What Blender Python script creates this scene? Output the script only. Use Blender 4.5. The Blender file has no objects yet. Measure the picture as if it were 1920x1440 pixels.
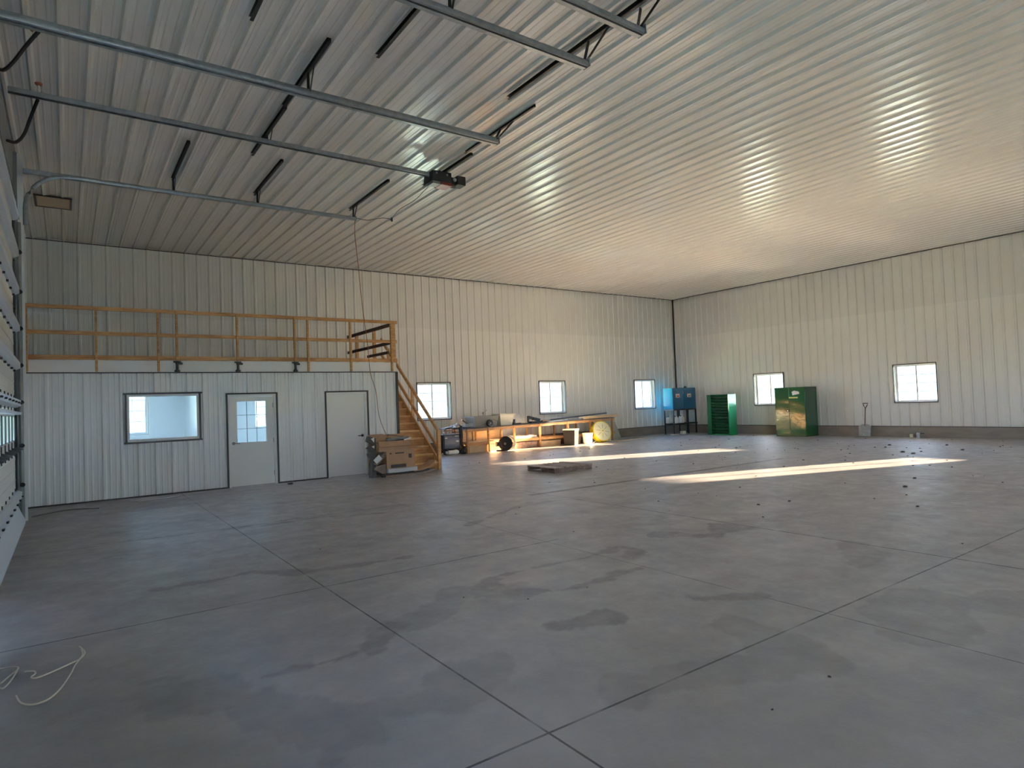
import bpy, bmesh, math, random
from mathutils import Vector, Matrix
random.seed(7)
sc = bpy.context.scene
COL = sc.collection
# ------------------------------------------------------------------ helpers
ORG = {}
def V(*a): return Vector(a)
def newbm(): return bmesh.new()
def box(bm, x0, x1, y0, y1, z0, z1):
    x0, x1 = min(x0, x1), max(x0, x1); y0, y1 = min(y0, y1), max(y0, y1); z0, z1 = min(z0, z1), max(z0, z1)
    vs = [bm.verts.new((x, y, z)) for x in (x0, x1) for y in (y0, y1) for z in (z0, z1)]
    for f in ((0,1,3,2),(4,6,7,5),(0,4,5,1),(2,3,7,6),(0,2,6,4),(1,5,7,3)):
        bm.faces.new([vs[i] for i in f])
    return vs
def beam(bm, p0, p1, w, h, up=(0,0,1)):
    p0, p1 = Vector(p0), Vector(p1); d = (p1-p0).normalized(); up = Vector(up)
    s = d.cross(up)
    if s.length < 1e-4: s = d.cross(Vector((1,0,0)))
    s.normalize(); u = s.cross(d).normalized()
    c = []
    for p in (p0, p1):
        for a, b in ((-1,-1),(1,-1),(1,1),(-1,1)):
            c.append(bm.verts.new(p + s*(a*w/2) + u*(b*h/2)))
    for f in ((3,2,1,0),(4,5,6,7),(0,1,5,4),(1,2,6,5),(2,3,7,6),(3,0,4,7)):
        bm.faces.new([c[i] for i in f])
def tube(bm, pts, r, seg=8, rz=None):
    pts = [Vector(p) for p in pts]; rings = []
    for i, p in enumerate(pts):
        d = (pts[min(i+1, len(pts)-1)] - pts[max(i-1, 0)])
        if d.length < 1e-6: d = Vector((0,0,1))
        d.normalize(); a = Vector((0,0,1)) if abs(d.z) < .9 else Vector((1,0,0))
        s = d.cross(a).normalized(); u = s.cross(d).normalized()
        rr = r if not hasattr(r, '__len__') else r[i]
        rings.append([bm.verts.new(p + s*math.cos(t)*rr + u*math.sin(t)*(rz if rz else rr)) for t in [2*math.pi*k/seg for k in range(seg)]])
    for a, b in zip(rings, rings[1:]):
        for k in range(seg):
            bm.faces.new((a[k], a[(k+1)%seg], b[(k+1)%seg], b[k]))
    bm.faces.new(rings[0][::-1]); bm.faces.new(rings[-1])
def smooth(pts, n=4):
    pts = [Vector(p) for p in pts]; out = []
    for i in range(len(pts)-1):
        a = pts[max(i-1,0)]; b = pts[i]; c = pts[i+1]; d = pts[min(i+2,len(pts)-1)]
        for k in range(n):
            t = k/n
            out.append(.5*((2*b)+(c-a)*t+(2*a-5*b+4*c-d)*t*t+(3*b-a-3*c+d)*t**3))
    out.append(pts[-1]); return out
def lathe(bm, prof, c, axis='z', seg=20):
    """prof: list of (r, h) along the axis"""
    c = Vector(c); rings = []
    for r, h in prof:
        ring = []
        for k in range(seg):
            t = 2*math.pi*k/seg; a, b = r*math.cos(t), r*math.sin(t)
            if axis == 'z': v = (a, b, h)
            elif axis == 'x': v = (h, a, b)
            elif axis == 'y': v = (b, h, a)
            ring.append(bm.verts.new(c+Vector(v)))
        rings.append(ring)
    for a, b in zip(rings, rings[1:]):
        for k in range(seg):
            bm.faces.new((a[k], a[(k+1)%seg], b[(k+1)%seg], b[k]))
    if prof[0][0] > 1e-5: bm.faces.new(rings[0][::-1])
    if prof[-1][0] > 1e-5: bm.faces.new(rings[-1])
def prism(bm, poly, ext):
    a = [bm.verts.new(Vector(p)) for p in poly]; b = [bm.verts.new(Vector(p)+Vector(ext)) for p in poly]
    n = len(a); bm.faces.new(a[::-1]); bm.faces.new(b)
    for i in range(n): bm.faces.new((a[i], a[(i+1)%n], b[(i+1)%n], b[i]))
def obj(name, bm, mat, parent=None, smoothf=False, bevel=0, kind=None, origin=None):
    if bevel:
        pass
    bmesh.ops.recalc_face_normals(bm, faces=bm.faces[:])
    o0 = Vector((0,0,0))
    if parent is not None: o0 = ORG[parent.name]
    elif origin is not None: o0 = Vector(origin)
    if o0.length: bmesh.ops.translate(bm, verts=bm.verts[:], vec=-o0)
    me = bpy.data.meshes.new(name); bm.to_mesh(me); bm.free()
    if smoothf:
        for p in me.polygons: p.use_smooth = True
    me.materials.append(mat)
    o = bpy.data.objects.new(name, me); COL.objects.link(o)
    if parent is not None: o.parent = parent
    elif origin is not None: o.location = o0
    ORG[o.name] = o0.copy()
    if bevel:
        m = o.modifiers.new('bevel', 'BEVEL'); m.width = bevel; m.segments = 2; m.limit_method = 'ANGLE'
    if smoothf:
        m = o.modifiers.new('edges', 'EDGE_SPLIT'); m.split_angle = math.radians(38)
    if kind: o['kind'] = kind
    return o
def thing(name, label, cat, loc, group=None):
    o = bpy.data.objects.new(name, None); COL.objects.link(o); o.location = loc; o.empty_display_size = .1
    ORG[o.name] = Vector(loc); o['label'] = label; o['category'] = cat
    if group: o['group'] = group
    return o
def tag(o, label, cat, group=None):
    o['label'] = label; o['category'] = cat
    if group: o['group'] = group
    return o
def sthing(name, loc):
    o = bpy.data.objects.new(name, None); COL.objects.link(o); o.location = loc; o.empty_display_size = .1
    ORG[o.name] = Vector(loc); o['kind'] = 'structure'; return o
# ------------------------------------------------------------------ materials
def mat(name, col, rough=.5, metal=0, spec=.5, noise=None, bump=None, emit=None, coat=0):
    m = bpy.data.materials.new(name); m.use_nodes = True; nt = m.node_tree; b = nt.nodes['Principled BSDF']
    b.inputs['Base Color'].default_value = (*col, 1); b.inputs['Roughness'].default_value = rough
    b.inputs['Metallic'].default_value = metal; b.inputs['Specular IOR Level'].default_value = spec
    if coat: b.inputs['Coat Weight'].default_value = coat; b.inputs['Coat Roughness'].default_value = .12
    tc = nt.nodes.new('ShaderNodeTexCoord')
    if noise:   # (scale xyz, amount, colour 2)
        mp = nt.nodes.new('ShaderNodeMapping'); mp.inputs['Scale'].default_value = noise[0]
        nt.links.new(tc.outputs['Object'], mp.inputs[0])
        n = nt.nodes.new('ShaderNodeTexNoise'); n.inputs['Scale'].default_value = 1; n.inputs['Detail'].default_value = 4
        nt.links.new(mp.outputs[0], n.inputs[0])
        mr = nt.nodes.new('ShaderNodeMapRange'); mr.inputs[1].default_value = .35; mr.inputs[2].default_value = .65
        nt.links.new(n.outputs[0], mr.inputs[0])
        mx = nt.nodes.new('ShaderNodeMix'); mx.data_type = 'RGBA'
        mx.inputs[6].default_value = (*col, 1); mx.inputs[7].default_value = (*noise[1], 1)
        nt.links.new(mr.outputs[0], mx.inputs[0]); nt.links.new(mx.outputs[2], b.inputs['Base Color'])
    if bump:    # (scale, strength, distance)
        mp = nt.nodes.new('ShaderNodeMapping'); mp.inputs['Scale'].default_value = bump[0]
        nt.links.new(tc.outputs['Object'], mp.inputs[0])
        n = nt.nodes.new('ShaderNodeTexNoise'); n.inputs['Scale'].default_value = 1; n.inputs['Detail'].default_value = 3
        nt.links.new(mp.outputs[0], n.inputs[0])
        bp = nt.nodes.new('ShaderNodeBump'); bp.inputs['Strength'].default_value = bump[1]; bp.inputs['Distance'].default_value = bump[2]
        nt.links.new(n.outputs[0], bp.inputs['Height']); nt.links.new(bp.outputs[0], b.inputs['Normal'])
    return m
M = {}
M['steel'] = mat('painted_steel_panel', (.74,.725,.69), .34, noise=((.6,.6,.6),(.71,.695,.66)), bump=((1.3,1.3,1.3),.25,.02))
M['steel_shaded'] = mat('painted_steel_shaded_top', (.69,.675,.64), .36, noise=((.6,.6,.6),(.66,.645,.61)), bump=((1.3,1.3,1.3),.25,.02))  # same steel, darkened to paint in the shade high on the walls
M['steel_office'] = mat('painted_steel_office', (.74,.74,.74), .27, bump=((1.5,1.5,1.5),.3,.02))
M['steel_ceiling'] = mat('painted_steel_ceiling', (.655,.635,.60), .22, bump=((.8,.8,.8),.12,.03))
M['white'] = mat('white_paint', (.74,.73,.71), .4)
M['white_vinyl'] = mat('white_vinyl', (.78,.78,.78), .35)
M['drywall'] = mat('office_drywall', (.76,.79,.82), .7)
M['darktrim'] = mat('dark_trim', (.035,.026,.02), .4)
M['curb'] = mat('concrete_curb', (.27,.23,.195), .8, noise=((2,2,6),(.22,.185,.155)))
M['pine'] = mat('pine_lumber', (.60,.34,.14), .55, noise=((3,3,22),(.44,.22,.075)))
M['pine_h'] = mat('pine_lumber_rail', (.60,.34,.14), .55, noise=((3,22,22),(.42,.2,.07)))
M['pine_y'] = mat('pine_lumber_run', (.56,.31,.125), .55, noise=((22,3,22),(.40,.2,.07)))
M['darkwood'] = mat('dark_brown_lumber', (.07,.03,.018), .6, noise=((22,3,22),(.045,.02,.012)))  # darker brown lumber for the loft side rails
M['pine_pale'] = mat('pale_lumber', (.72,.52,.30), .55, noise=((4,30,30),(.62,.41,.2)))
M['pine_tread_lit'] = mat('lightened_pine_tread', (.74,.48,.22), .5, noise=((3,22,22),(.62,.37,.15)))  # pine lightened to paint in the light on the tread nosings
M['oldwood'] = mat('weathered_wood', (.27,.185,.145), .8, noise=((9,3,9),(.17,.105,.08)))
M['deckwood_lit'] = mat('pallet_deck_wood_lit', (.40,.285,.225), .8, noise=((9,3,9),(.27,.18,.135)))  # old wood lightened to carry the light on the pallet top
M['benchtop'] = mat('worn_bench_top', (.16,.11,.08), .6, noise=((6,12,8),(.09,.06,.045)))
M['galv'] = mat('galvanised_steel', (.34,.36,.37), .35, metal=.75, noise=((14,14,14),(.27,.29,.3)))
M['galv_dull'] = mat('galvanised_steel_dull', (.27,.28,.275), .5, metal=.5, noise=((5,5,3),(.2,.21,.205)))
M['black'] = mat('black_steel', (.012,.012,.012), .45)
M['blackrub'] = mat('black_rubber', (.015,.015,.016), .7)
M['chrome'] = mat('bright_metal', (.62,.63,.64), .22, metal=1)
M['doorface'] = mat('cream_door_skin', (.62,.60,.54), .45, bump=((4,60,60),.15,.004))
M['strut'] = mat('pale_door_strut', (.62,.66,.72), .35, metal=.3)
M['green'] = mat('green_enamel', (.012,.17,.045), .12, bump=((2.2,2.2,2.2),.5,.03), coat=.6)
M['greendoor'] = mat('dark_green_gloss', (.006,.085,.02), .1, spec=.35, bump=((2.2,2.2,2.2),.5,.03), coat=.25)
M['green_lit'] = mat('green_enamel_lit', (.015,.34,.12), .25)  # lit side of the louvred unit: green brightened to strengthen its glow
M['greendark'] = mat('green_enamel_dark', (.01,.07,.02), .2)
M['louver'] = mat('louver_edge', (.10,.20,.12), .3)
M['blue'] = mat('blue_enamel', (.006,.11,.22), .12, bump=((2,2,2),.4,.02), coat=.6)
M['blue_lit'] = mat('blue_enamel_lit', (.02,.32,.52), .12, coat=.6)  # cabinet body: lighter blue carries the light on its left side
M['navy'] = mat('navy_gloss_panel', (.03,.07,.14), .1, bump=((3,3,5),.8,.05), coat=.8)
M['cardboard'] = mat('cardboard', (.42,.25,.14), .8, noise=((7,7,7),(.38,.215,.115)))
M['cardboard_dark'] = mat('cardboard_faded', (.27,.19,.14), .85, noise=((7,7,7),(.2,.14,.1)))
M['foam'] = mat('grey_foam_corner', (.10,.085,.075), .9)
M['print'] = mat('black_print', (.04,.03,.025), .7)
M['plastic_white'] = mat('white_plastic', (.78,.77,.73), .35)
M['plastic_cream'] = mat('cream_plastic', (.78,.72,.56), .4)
M['plastic_film'] = mat('milky_film', (.55,.55,.56), .2, bump=((14,14,14),.9,.02))
M['plastic_grey'] = mat('grey_plastic', (.13,.125,.12), .45)
M['bin_dark'] = mat('dark_grey_bin_plastic', (.03,.027,.024), .85, spec=.1)
M['tote'] = mat('smoky_tote', (.27,.25,.21), .35)
M['yellow'] = mat('yellow_paint', (.72,.53,.02), .4)
M['grille'] = mat('pale_yellow_grille', (.76,.75,.52), .4)
M['red'] = mat('dark_red_plastic', (.22,.012,.012), .35)
M['rust'] = mat('rusty_steel', (.28,.09,.04), .6)
M['dirt'] = mat('dirt_clods', (.05,.038,.03), .95)
M['cable'] = mat('white_cable', (.66,.60,.50), .5)
M['label'] = mat('white_label', (.75,.75,.72), .6)
M['labelyellow'] = mat('yellow_label', (.62,.62,.15), .5)
M['hatch'] = mat('ceiling_hatch_board', (.52,.42,.32), .7)
M['greensheet'] = mat('grey_green_sheet', (.42,.44,.38), .4)
M['bulb'] = mat('bulb_glass', (.8,.8,.76), .2)
M['plywood'] = mat('plywood', (.62,.45,.28), .6, noise=((3,20,3),(.55,.38,.22)))
def glass(name, tint=(1,1,1)):
    m = bpy.data.materials.new(name); m.use_nodes = True; nt = m.node_tree; nt.nodes.clear()
    o = nt.nodes.new('ShaderNodeOutputMaterial'); mx = nt.nodes.new('ShaderNodeMixShader')
    t = nt.nodes.new('ShaderNodeBsdfTransparent'); t.inputs[0].default_value = (*tint, 1)
    g = nt.nodes.new('ShaderNodeBsdfGlossy'); g.inputs['Roughness'].default_value = .02
    f = nt.nodes.new('ShaderNodeFresnel'); f.inputs[0].default_value = 1.35
    nt.links.new(f.outputs[0], mx.inputs[0]); nt.links.new(t.outputs[0], mx.inputs[1]); nt.links.new(g.outputs[0], mx.inputs[2])
    nt.links.new(mx.outputs[0], o.inputs[0]); return m
M['glass'] = glass('window_glass', (.96,.98,.98))
def frosted():
    m = bpy.data.materials.new('obscured_glass'); m.use_nodes = True; nt = m.node_tree
    b = nt.nodes['Principled BSDF']; b.inputs['Base Color'].default_value = (.55,.72,.85,1); b.inputs['Roughness'].default_value = .15
    return m
M['frost'] = frosted()
# ------------------------------------------------------------------ constants (metres; corner of back and right walls at the origin)
H = 6.165; PITCH = .3048; XL = -23.85; YR = -30.5; YO = -4.32; ZD = 2.8; ZS = 4.31
WZ0, WZ1 = 1.17, 2.43
# ribbed sheet: a profile repeated along u and extruded along v; d = height off the wall towards the room
def profile(u0, u1, phase, hmaj=.033, hmin=.0025):
    pts = []; k0 = int((u0-phase)/PITCH)-2; k1 = int((u1-phase)/PITCH)+2
    for k in range(k0, k1+1):
        c = phase + k*PITCH
        pts += [(c-.042,0),(c-.018,hmaj),(c+.018,hmaj),(c+.042,0)]
        for m in (PITCH/3, 2*PITCH/3):
            pts += [(c+m-.018,0),(c+m-.008,hmin),(c+m+.008,hmin),(c+m+.018,0)]
    pts.sort(); out = []
    def at(u):
        for a, b in zip(pts, pts[1:]):
            if a[0] <= u <= b[0]: return a[1]+(b[1]-a[1])*(u-a[0])/max(b[0]-a[0],1e-9)
        return 0
    out.append((u0, at(u0))); out += [p for p in pts if u0 < p[0] < u1]; out.append((u1, at(u1)))
    return out
def ribs(bm, f, u0, u1, v0, v1, phase, n=1, hmin=.0035):
    pr = profile(u0, u1, phase, hmin=hmin)
    rows = [[bm.verts.new(f(u, v0+(v1-v0)*j/n, d)) for u, d in pr] for j in range(n+1)]
    for a, b in zip(rows, rows[1:]):
        for i in range(len(pr)-1): bm.faces.new((a[i], a[i+1], b[i+1], b[i]))
def flat_backing(bm, f, rects, t=.2):
    for u0, u1, v0, v1 in rects:
        a = [bm.verts.new(f(u, v, -t)) for u, v in ((u0,v0),(u1,v0),(u1,v1),(u0,v1))]; bm.faces.new(a)
def wall_rects(u0, u1, v0, v1, holes):
    """holes: (ua, ub, va, vb) sorted by ua, not overlapping in u"""
    out = []; u = u0
    for ua, ub, va, vb in sorted(holes):
        if ua > u: out.append((u, ua, v0, v1))
        if va > v0: out.append((ua, ub, v0, va))
        if vb < v1: out.append((ua, ub, vb, v1))
        u = ub
    if u < u1: out.append((u, u1, v0, v1))
    return out
fA = lambda u, v, d: (u, -d, v)            # back wall
fB = lambda u, v, d: (-d, u, v)            # right wall
fL = lambda u, v, d: (XL+d, u, v)          # left wall
fR = lambda u, v, d: (u, YR+d, v)          # rear wall
fO = lambda u, v, d: (u, YO-d, v)          # office front
fC = lambda u, v, d: (u, v, H-d*1.12)           # ceiling, ribs run along y
phA = -.673*PITCH; phB = -1.15*PITCH
winA = [-22.57, -18.6, -13.32, -8.05, -2.77]
winB = [-5.34, -10.68, -16.25, -26.6]
holesA = [(x, x+1.28, WZ0, WZ1) for x in winA]
holesB = [(y, y+1.28, WZ0, WZ1) for y in winB]
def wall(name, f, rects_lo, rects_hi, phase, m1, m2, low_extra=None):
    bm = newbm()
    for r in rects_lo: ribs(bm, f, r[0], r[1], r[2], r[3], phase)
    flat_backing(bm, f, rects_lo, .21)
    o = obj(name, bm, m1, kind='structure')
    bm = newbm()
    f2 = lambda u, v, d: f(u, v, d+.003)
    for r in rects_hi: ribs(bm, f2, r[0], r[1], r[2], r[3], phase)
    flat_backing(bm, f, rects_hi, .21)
    p = obj('upper_wall_shaded', bm, m2, parent=o, kind='structure')  # wall above the shading edge, its shade put into the colour
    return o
wall('wall_back', fA, wall_rects(XL, 0, .0, ZS, holesA), [(XL, 0, ZS, H)], phA, M['steel'], M['steel_shaded'])
wall('wall_right', fB, wall_rects(YR, 0, .0, ZS, holesB), [(YR, 0, ZS, H)], phB, M['steel'], M['steel_shaded'])
D1 = (-11.45, -6.1, 0, 5.5); D2 = (-18.95, -13.6, 0, 5.5)
LD = (-29.8, -27.4, 0, 4.3)                # unseen doorway added in the left wall behind the camera for sky light
wall('wall_left', fL, wall_rects(YR, 0, 0, H-.001, [LD, D2, D1]), [], 0, M['steel'], M['steel_shaded'])
RW = [(-21.3, -20.02, WZ0, WZ1), (-17.3, -16.02, WZ0, WZ1)]
wall('wall_rear', fR, wall_rects(XL, 0, 0, H, []), [], 0, M['steel'], M['steel_shaded'])
bm = newbm()
ribs(bm, fC, XL, 0, YR, 0, phA, n=8)
flat_backing(bm, fC, [(XL-.3, .3, YR-.3, .3)], .3)
obj('ceiling', bm, M['steel_ceiling'], kind='structure')
# ------------------------------------------------------------------ floor with stains stored on the mesh
J = dict(xs=[-21.12, -18.48, -16.1], ys=[-16.76, -13.42])
ST = [  # polyline, half width
 ([(-22.35,-12.39),(-21.8,-12.43),(-21.52,-12.33),(-21.16,-12.76),(-20.69,-12.84),(-20.05,-12.92)], .07),
 ([(-22.06,-15.12),(-21.67,-15.16),(-21.36,-15.13)], .03), ([(-21.36,-15.13),(-21.2,-14.95),(-21.05,-14.8)], .10),
 ([(-21.15,-14.84),(-20.74,-14.74),(-20.34,-14.56)], .16), ([(-20.34,-14.56),(-20.05,-14.62),(-19.9,-14.75)], .2),
 ([(-19.9,-14.75),(-19.55,-15.0),(-19.28,-15.01),(-18.69,-14.96),(-18.42,-14.95)], .09),
 ([(-19.99,-14.5),(-19.85,-14.3)], .1), ([(-19.85,-14.25),(-19.3,-14.24),(-18.64,-14.3),(-18.06,-14.19)], .03),
 ([(-18.3,-14.25),(-18.06,-14.19),(-18.01,-14.42),(-18.28,-14.64)], .07),
 ([(-18.61,-11.9),(-17.9,-11.49),(-17.26,-11.16),(-16.87,-11.06),(-16.31,-11.2)], .06),
 ([(-17.28,-14.12),(-17.06,-14.34),(-16.89,-14.59),(-16.3,-14.31)], .12),
 ([(-19.16,-16.46),(-19.23,-16.8),(-19.4,-17.15)], .2), ([(-19.4,-17.1),(-19.69,-17.05),(-20.02,-16.77),(-20.46,-16.67)], .16),
 ([(-16.21,-15.85),(-16.5,-16.1),(-16.93,-16.2)], .15), ([(-16.31,-14.15),(-16.26,-14.59)], .08),
 ([(-20.71,-9.7),(-19.91,-9.64),(-19.04,-10.05)], .07), ([(-22.7,-9.37),(-21.3,-9.6),(-20.2,-9.42)], .03),
 ([(-21.9,-15.9),(-21.4,-16.1),(-20.9,-15.9)], .18), ([(-20.2,-15.6),(-19.7,-15.75)], .12), ([(-18.3,-17.3),(-17.7,-17.2),(-17.2,-17.6)], .3),
 ([(-22.6,-14.9),(-22.1,-15.6),(-21.8,-16.2)], .2), ([(-18.9,-15.9),(-18.5,-16.2)], .1),
]
def segd(px, py, a, b):
    vx, vy = b[0]-a[0], b[1]-a[1]; t = ((px-a[0])*vx+(py-a[1])*vy)/max(vx*vx+vy*vy, 1e-9); t = max(0, min(1, t))
    return math.hypot(px-a[0]-vx*t, py-a[1]-vy*t)
from mathutils import noise as mn
def floor():
    # fine grid where the stains are, one big quad ring around it
    gx0, gx1, gy0, gy1, s = XL, -15.6, -19.2, -9.0, .03
    nx = int(round((gx1-gx0)/s)); ny = int(round((gy1-gy0)/s))
    verts = []; vals = []
    boxes = []
    for pl, w in ST:
        for a, b in zip(pl, pl[1:]):
            boxes.append((min(a[0],b[0])-.45, max(a[0],b[0])+.45, min(a[1],b[1])-.45, max(a[1],b[1])+.45, a, b, w))
    for j in range(ny+1):
        y = gy0+(gy1-gy0)*j/ny
        row = [q for q in boxes if q[2] <= y <= q[3]]
        for i in range(nx+1):
            x = gx0+(gx1-gx0)*i/nx; v = 0
            for q in row:
                if q[0] <= x <= q[1]:
                    n = mn.noise((x*2.1, y*2.1, 0))*(.03+q[6]*1.1) + mn.noise((x*6, y*6, 3))*(.03+q[6]*.35) + mn.noise((x*19, y*19, 5))*.03
                    d = segd(x, y, q[4], q[5])+n
                    v = max(v, min(1, max(0, (q[6]-d)/.03+.5))*(1 if q[6] < .13 else .55))
            verts.append((x, y, 0)); vals.append(v)
    faces = [(j*(nx+1)+i, j*(nx+1)+i+1, (j+1)*(nx+1)+i+1, (j+1)*(nx+1)+i) for j in range(ny) for i in range(nx)]
    def quad(x0, x1, y0, y1):
        k = len(verts); verts.extend([(x0,y0,0),(x1,y0,0),(x1,y1,0),(x0,y1,0)]); vals.extend([0]*4); faces.append((k,k+1,k+2,k+3))
    quad(XL-.3, .3, gy1, .3); quad(gx1, .3, gy0, gy1); quad(XL-.3, .3, YR-.3, gy0); quad(XL-.3, gx0, gy0, gy1)
    me = bpy.data.meshes.new('floor'); me.from_pydata(verts, [], faces); me.update()
    at = me.attributes.new('stain', 'FLOAT', 'POINT'); at.data.foreach_set('value', vals)
    m = bpy.data.materials.new('concrete_slab'); m.use_nodes = True; nt = m.node_tree; L = nt.links.new
    b = nt.nodes['Principled BSDF']
    def N(t, **k):
        n = nt.nodes.new(t)
        for a, v in k.items(): setattr(n, a, v)
        return n
    tc = N('ShaderNodeTexCoord'); obj_ = tc.outputs['Object']
    def noise(scale, detail, rough=.5, stretch=(1,1,1)):
        mp = N('ShaderNodeMapping'); mp.inputs['Scale'].default_value = stretch; L(obj_, mp.inputs[0])
        n = N('ShaderNodeTexNoise'); n.inputs['Scale'].default_value = scale; n.inputs['Detail'].default_value = detail; n.inputs['Roughness'].default_value = rough
        L(mp.outputs[0], n.inputs[0]); return n.outputs[0]
    def mr(x, a, b_, c=0, d=1):
        n = N('ShaderNodeMapRange'); n.inputs[1].default_value = a; n.inputs[2].default_value = b_; n.inputs[3].default_value = c; n.inputs[4].default_value = d
        L(x, n.inputs[0]); return n.outputs[0]
    def math_(op, a, bb=None, cl=False):
        n = N('ShaderNodeMath', operation=op); n.use_clamp = cl
        for i, x in enumerate((a, bb)):
            if x is None: continue
            if isinstance(x, (int, float)): n.inputs[i].default_value = x
            else: L(x, n.inputs[i])
        return n.outputs[0]
    def mix(f, a, b_):
        n = N('ShaderNodeMix', data_type='RGBA')
        if isinstance(f, (int, float)): n.inputs[0].default_value = f
        else: L(f, n.inputs[0])
        for i, x in ((6, a), (7, b_)):
            if isinstance(x, tuple): n.inputs[i].default_value = (*x, 1)
            else: L(x, n.inputs[i])
        return n.outputs[2]
    n1 = noise(.55, 6, .55, (1,1.6,1)); n2 = noise(2.4, 9, .72); n3 = noise(60, 3, .6); n4 = noise(1.1, 5, .6, (1.7,.8,1))
    c = mix(mr(n1, .35, .68), (.25,.226,.222), (.35,.318,.308))
    c = mix(mr(n2, .40, .75, 0, .34), c, (.185,.158,.152))
    c = mix(mr(n4, .50, .64, 0, .16), c, (.175,.155,.15))
    c = mix(mr(n3, .3, .75, 0, .25), c, (.34,.315,.30))
    a = N('ShaderNodeAttribute'); a.attribute_name = 'stain'
    stain = math_('MULTIPLY', a.outputs['Fac'], mr(noise(5, 3), .2, .7, .35, .75))
    c = mix(stain, c, (.12,.10,.098))
    sx = N('ShaderNodeSeparateXYZ'); L(obj_, sx.inputs[0]); X, Y = sx.outputs[0], sx.outputs[1]
    wob = mr(noise(1.6, 2), 0, 1, -.012, .012)
    def line(axis, v, w, lo=None, hi=None, wobble=False):
        t = math_('SUBTRACT', axis, v)
        if wobble: t = math_('ADD', t, wob)
        t = math_('ABSOLUTE', t); t = math_('LESS_THAN', t, w)
        o = Y if axis is X else X
        if lo is not None: t = math_('MULTIPLY', t, math_('GREATER_THAN', o, lo))
        if hi is not None: t = math_('MULTIPLY', t, math_('LESS_THAN', o, hi))
        return t
    ls = [line(X, -21.12, .007, None, -4.4), line(Y, -16.76, .008), line(X, -18.48, .005, None, -9.0), line(Y, -13.42, .009, None, -18.3, True),
          line(X, -16.15, .012, None, None, True), line(Y, -9.5, .006, None, -18.5), line(X, -10.5, .01, None, -1), line(Y, -4.8, .01, -15, -8)]
    g = ls[0]
    for l in ls[1:]: g = math_('MAXIMUM', g, l)
    g = math_('MULTIPLY', g, mr(noise(2.2, 4), .35, .5, .35, .95))
    c = mix(g, c, (.03,.025,.022))
    c = mix(math_('MULTIPLY', line(Y, -10.34, .065, -16.4, -8.5, True), .92), c, (.05,.032,.024))
    L(c, b.inputs['Base Color'])
    r = mr(noise(3.4, 9, .75), .35, .65, .30, .60)
    L(r, b.inputs['Roughness']); b.inputs['Specular IOR Level'].default_value = .42
    hgt = math_('ADD', math_('MULTIPLY', noise(9, 5, .6), .4), math_('MULTIPLY', g, -.15))
    bp = N('ShaderNodeBump'); bp.inputs['Strength'].default_value = .35; bp.inputs['Distance'].default_value = .02
    L(hgt, bp.inputs['Height']); L(bp.outputs[0], b.inputs['Normal'])
    me.materials.append(m)
    o = bpy.data.objects.new('floor', me); COL.objects.link(o); o['kind'] = 'structure'
floor()
# ------------------------------------------------------------------ trims: perimeter, corner, curb
def trim(i, bm, m): return obj('trim_%d' % i, bm, m, kind='structure')
bm = newbm(); box(bm, XL, -.031, -.05, -.03, H-.05, H-.029); trim(1, bm, M['darktrim'])
bm = newbm(); box(bm, -.052, -.03, YR, -.03, H-.05, H-.029); trim(2, bm, M['darktrim'])
bm = newbm(); box(bm, -.075, -.030, -.075, -.030, .36, H-.05); trim(3, bm, M['darktrim'])
bm = newbm(); box(bm, XL, -.1, -.10, -.032, 0, .345); obj('baseboard_back', bm, M['curb'], kind='structure')
bm = newbm(); box(bm, -.10, -.032, YR+.1, -.1, 0, .345); obj('baseboard_right', bm, M['curb'], kind='structure')
bm = newbm(); box(bm, XL, -.1, -.106, -.032, .345, .365); trim(4, bm, M['darktrim'])
bm = newbm(); box(bm, -.106, -.032, YR+.1, -.1, .345, .365); trim(5, bm, M['darktrim'])
# door jamb strip beside the big door (white, tall, narrow)
bm = newbm(); box(bm, XL, -23.60, -6.10, -6.06, 0, H-.03); trim(6, bm, M['white'])
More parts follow.
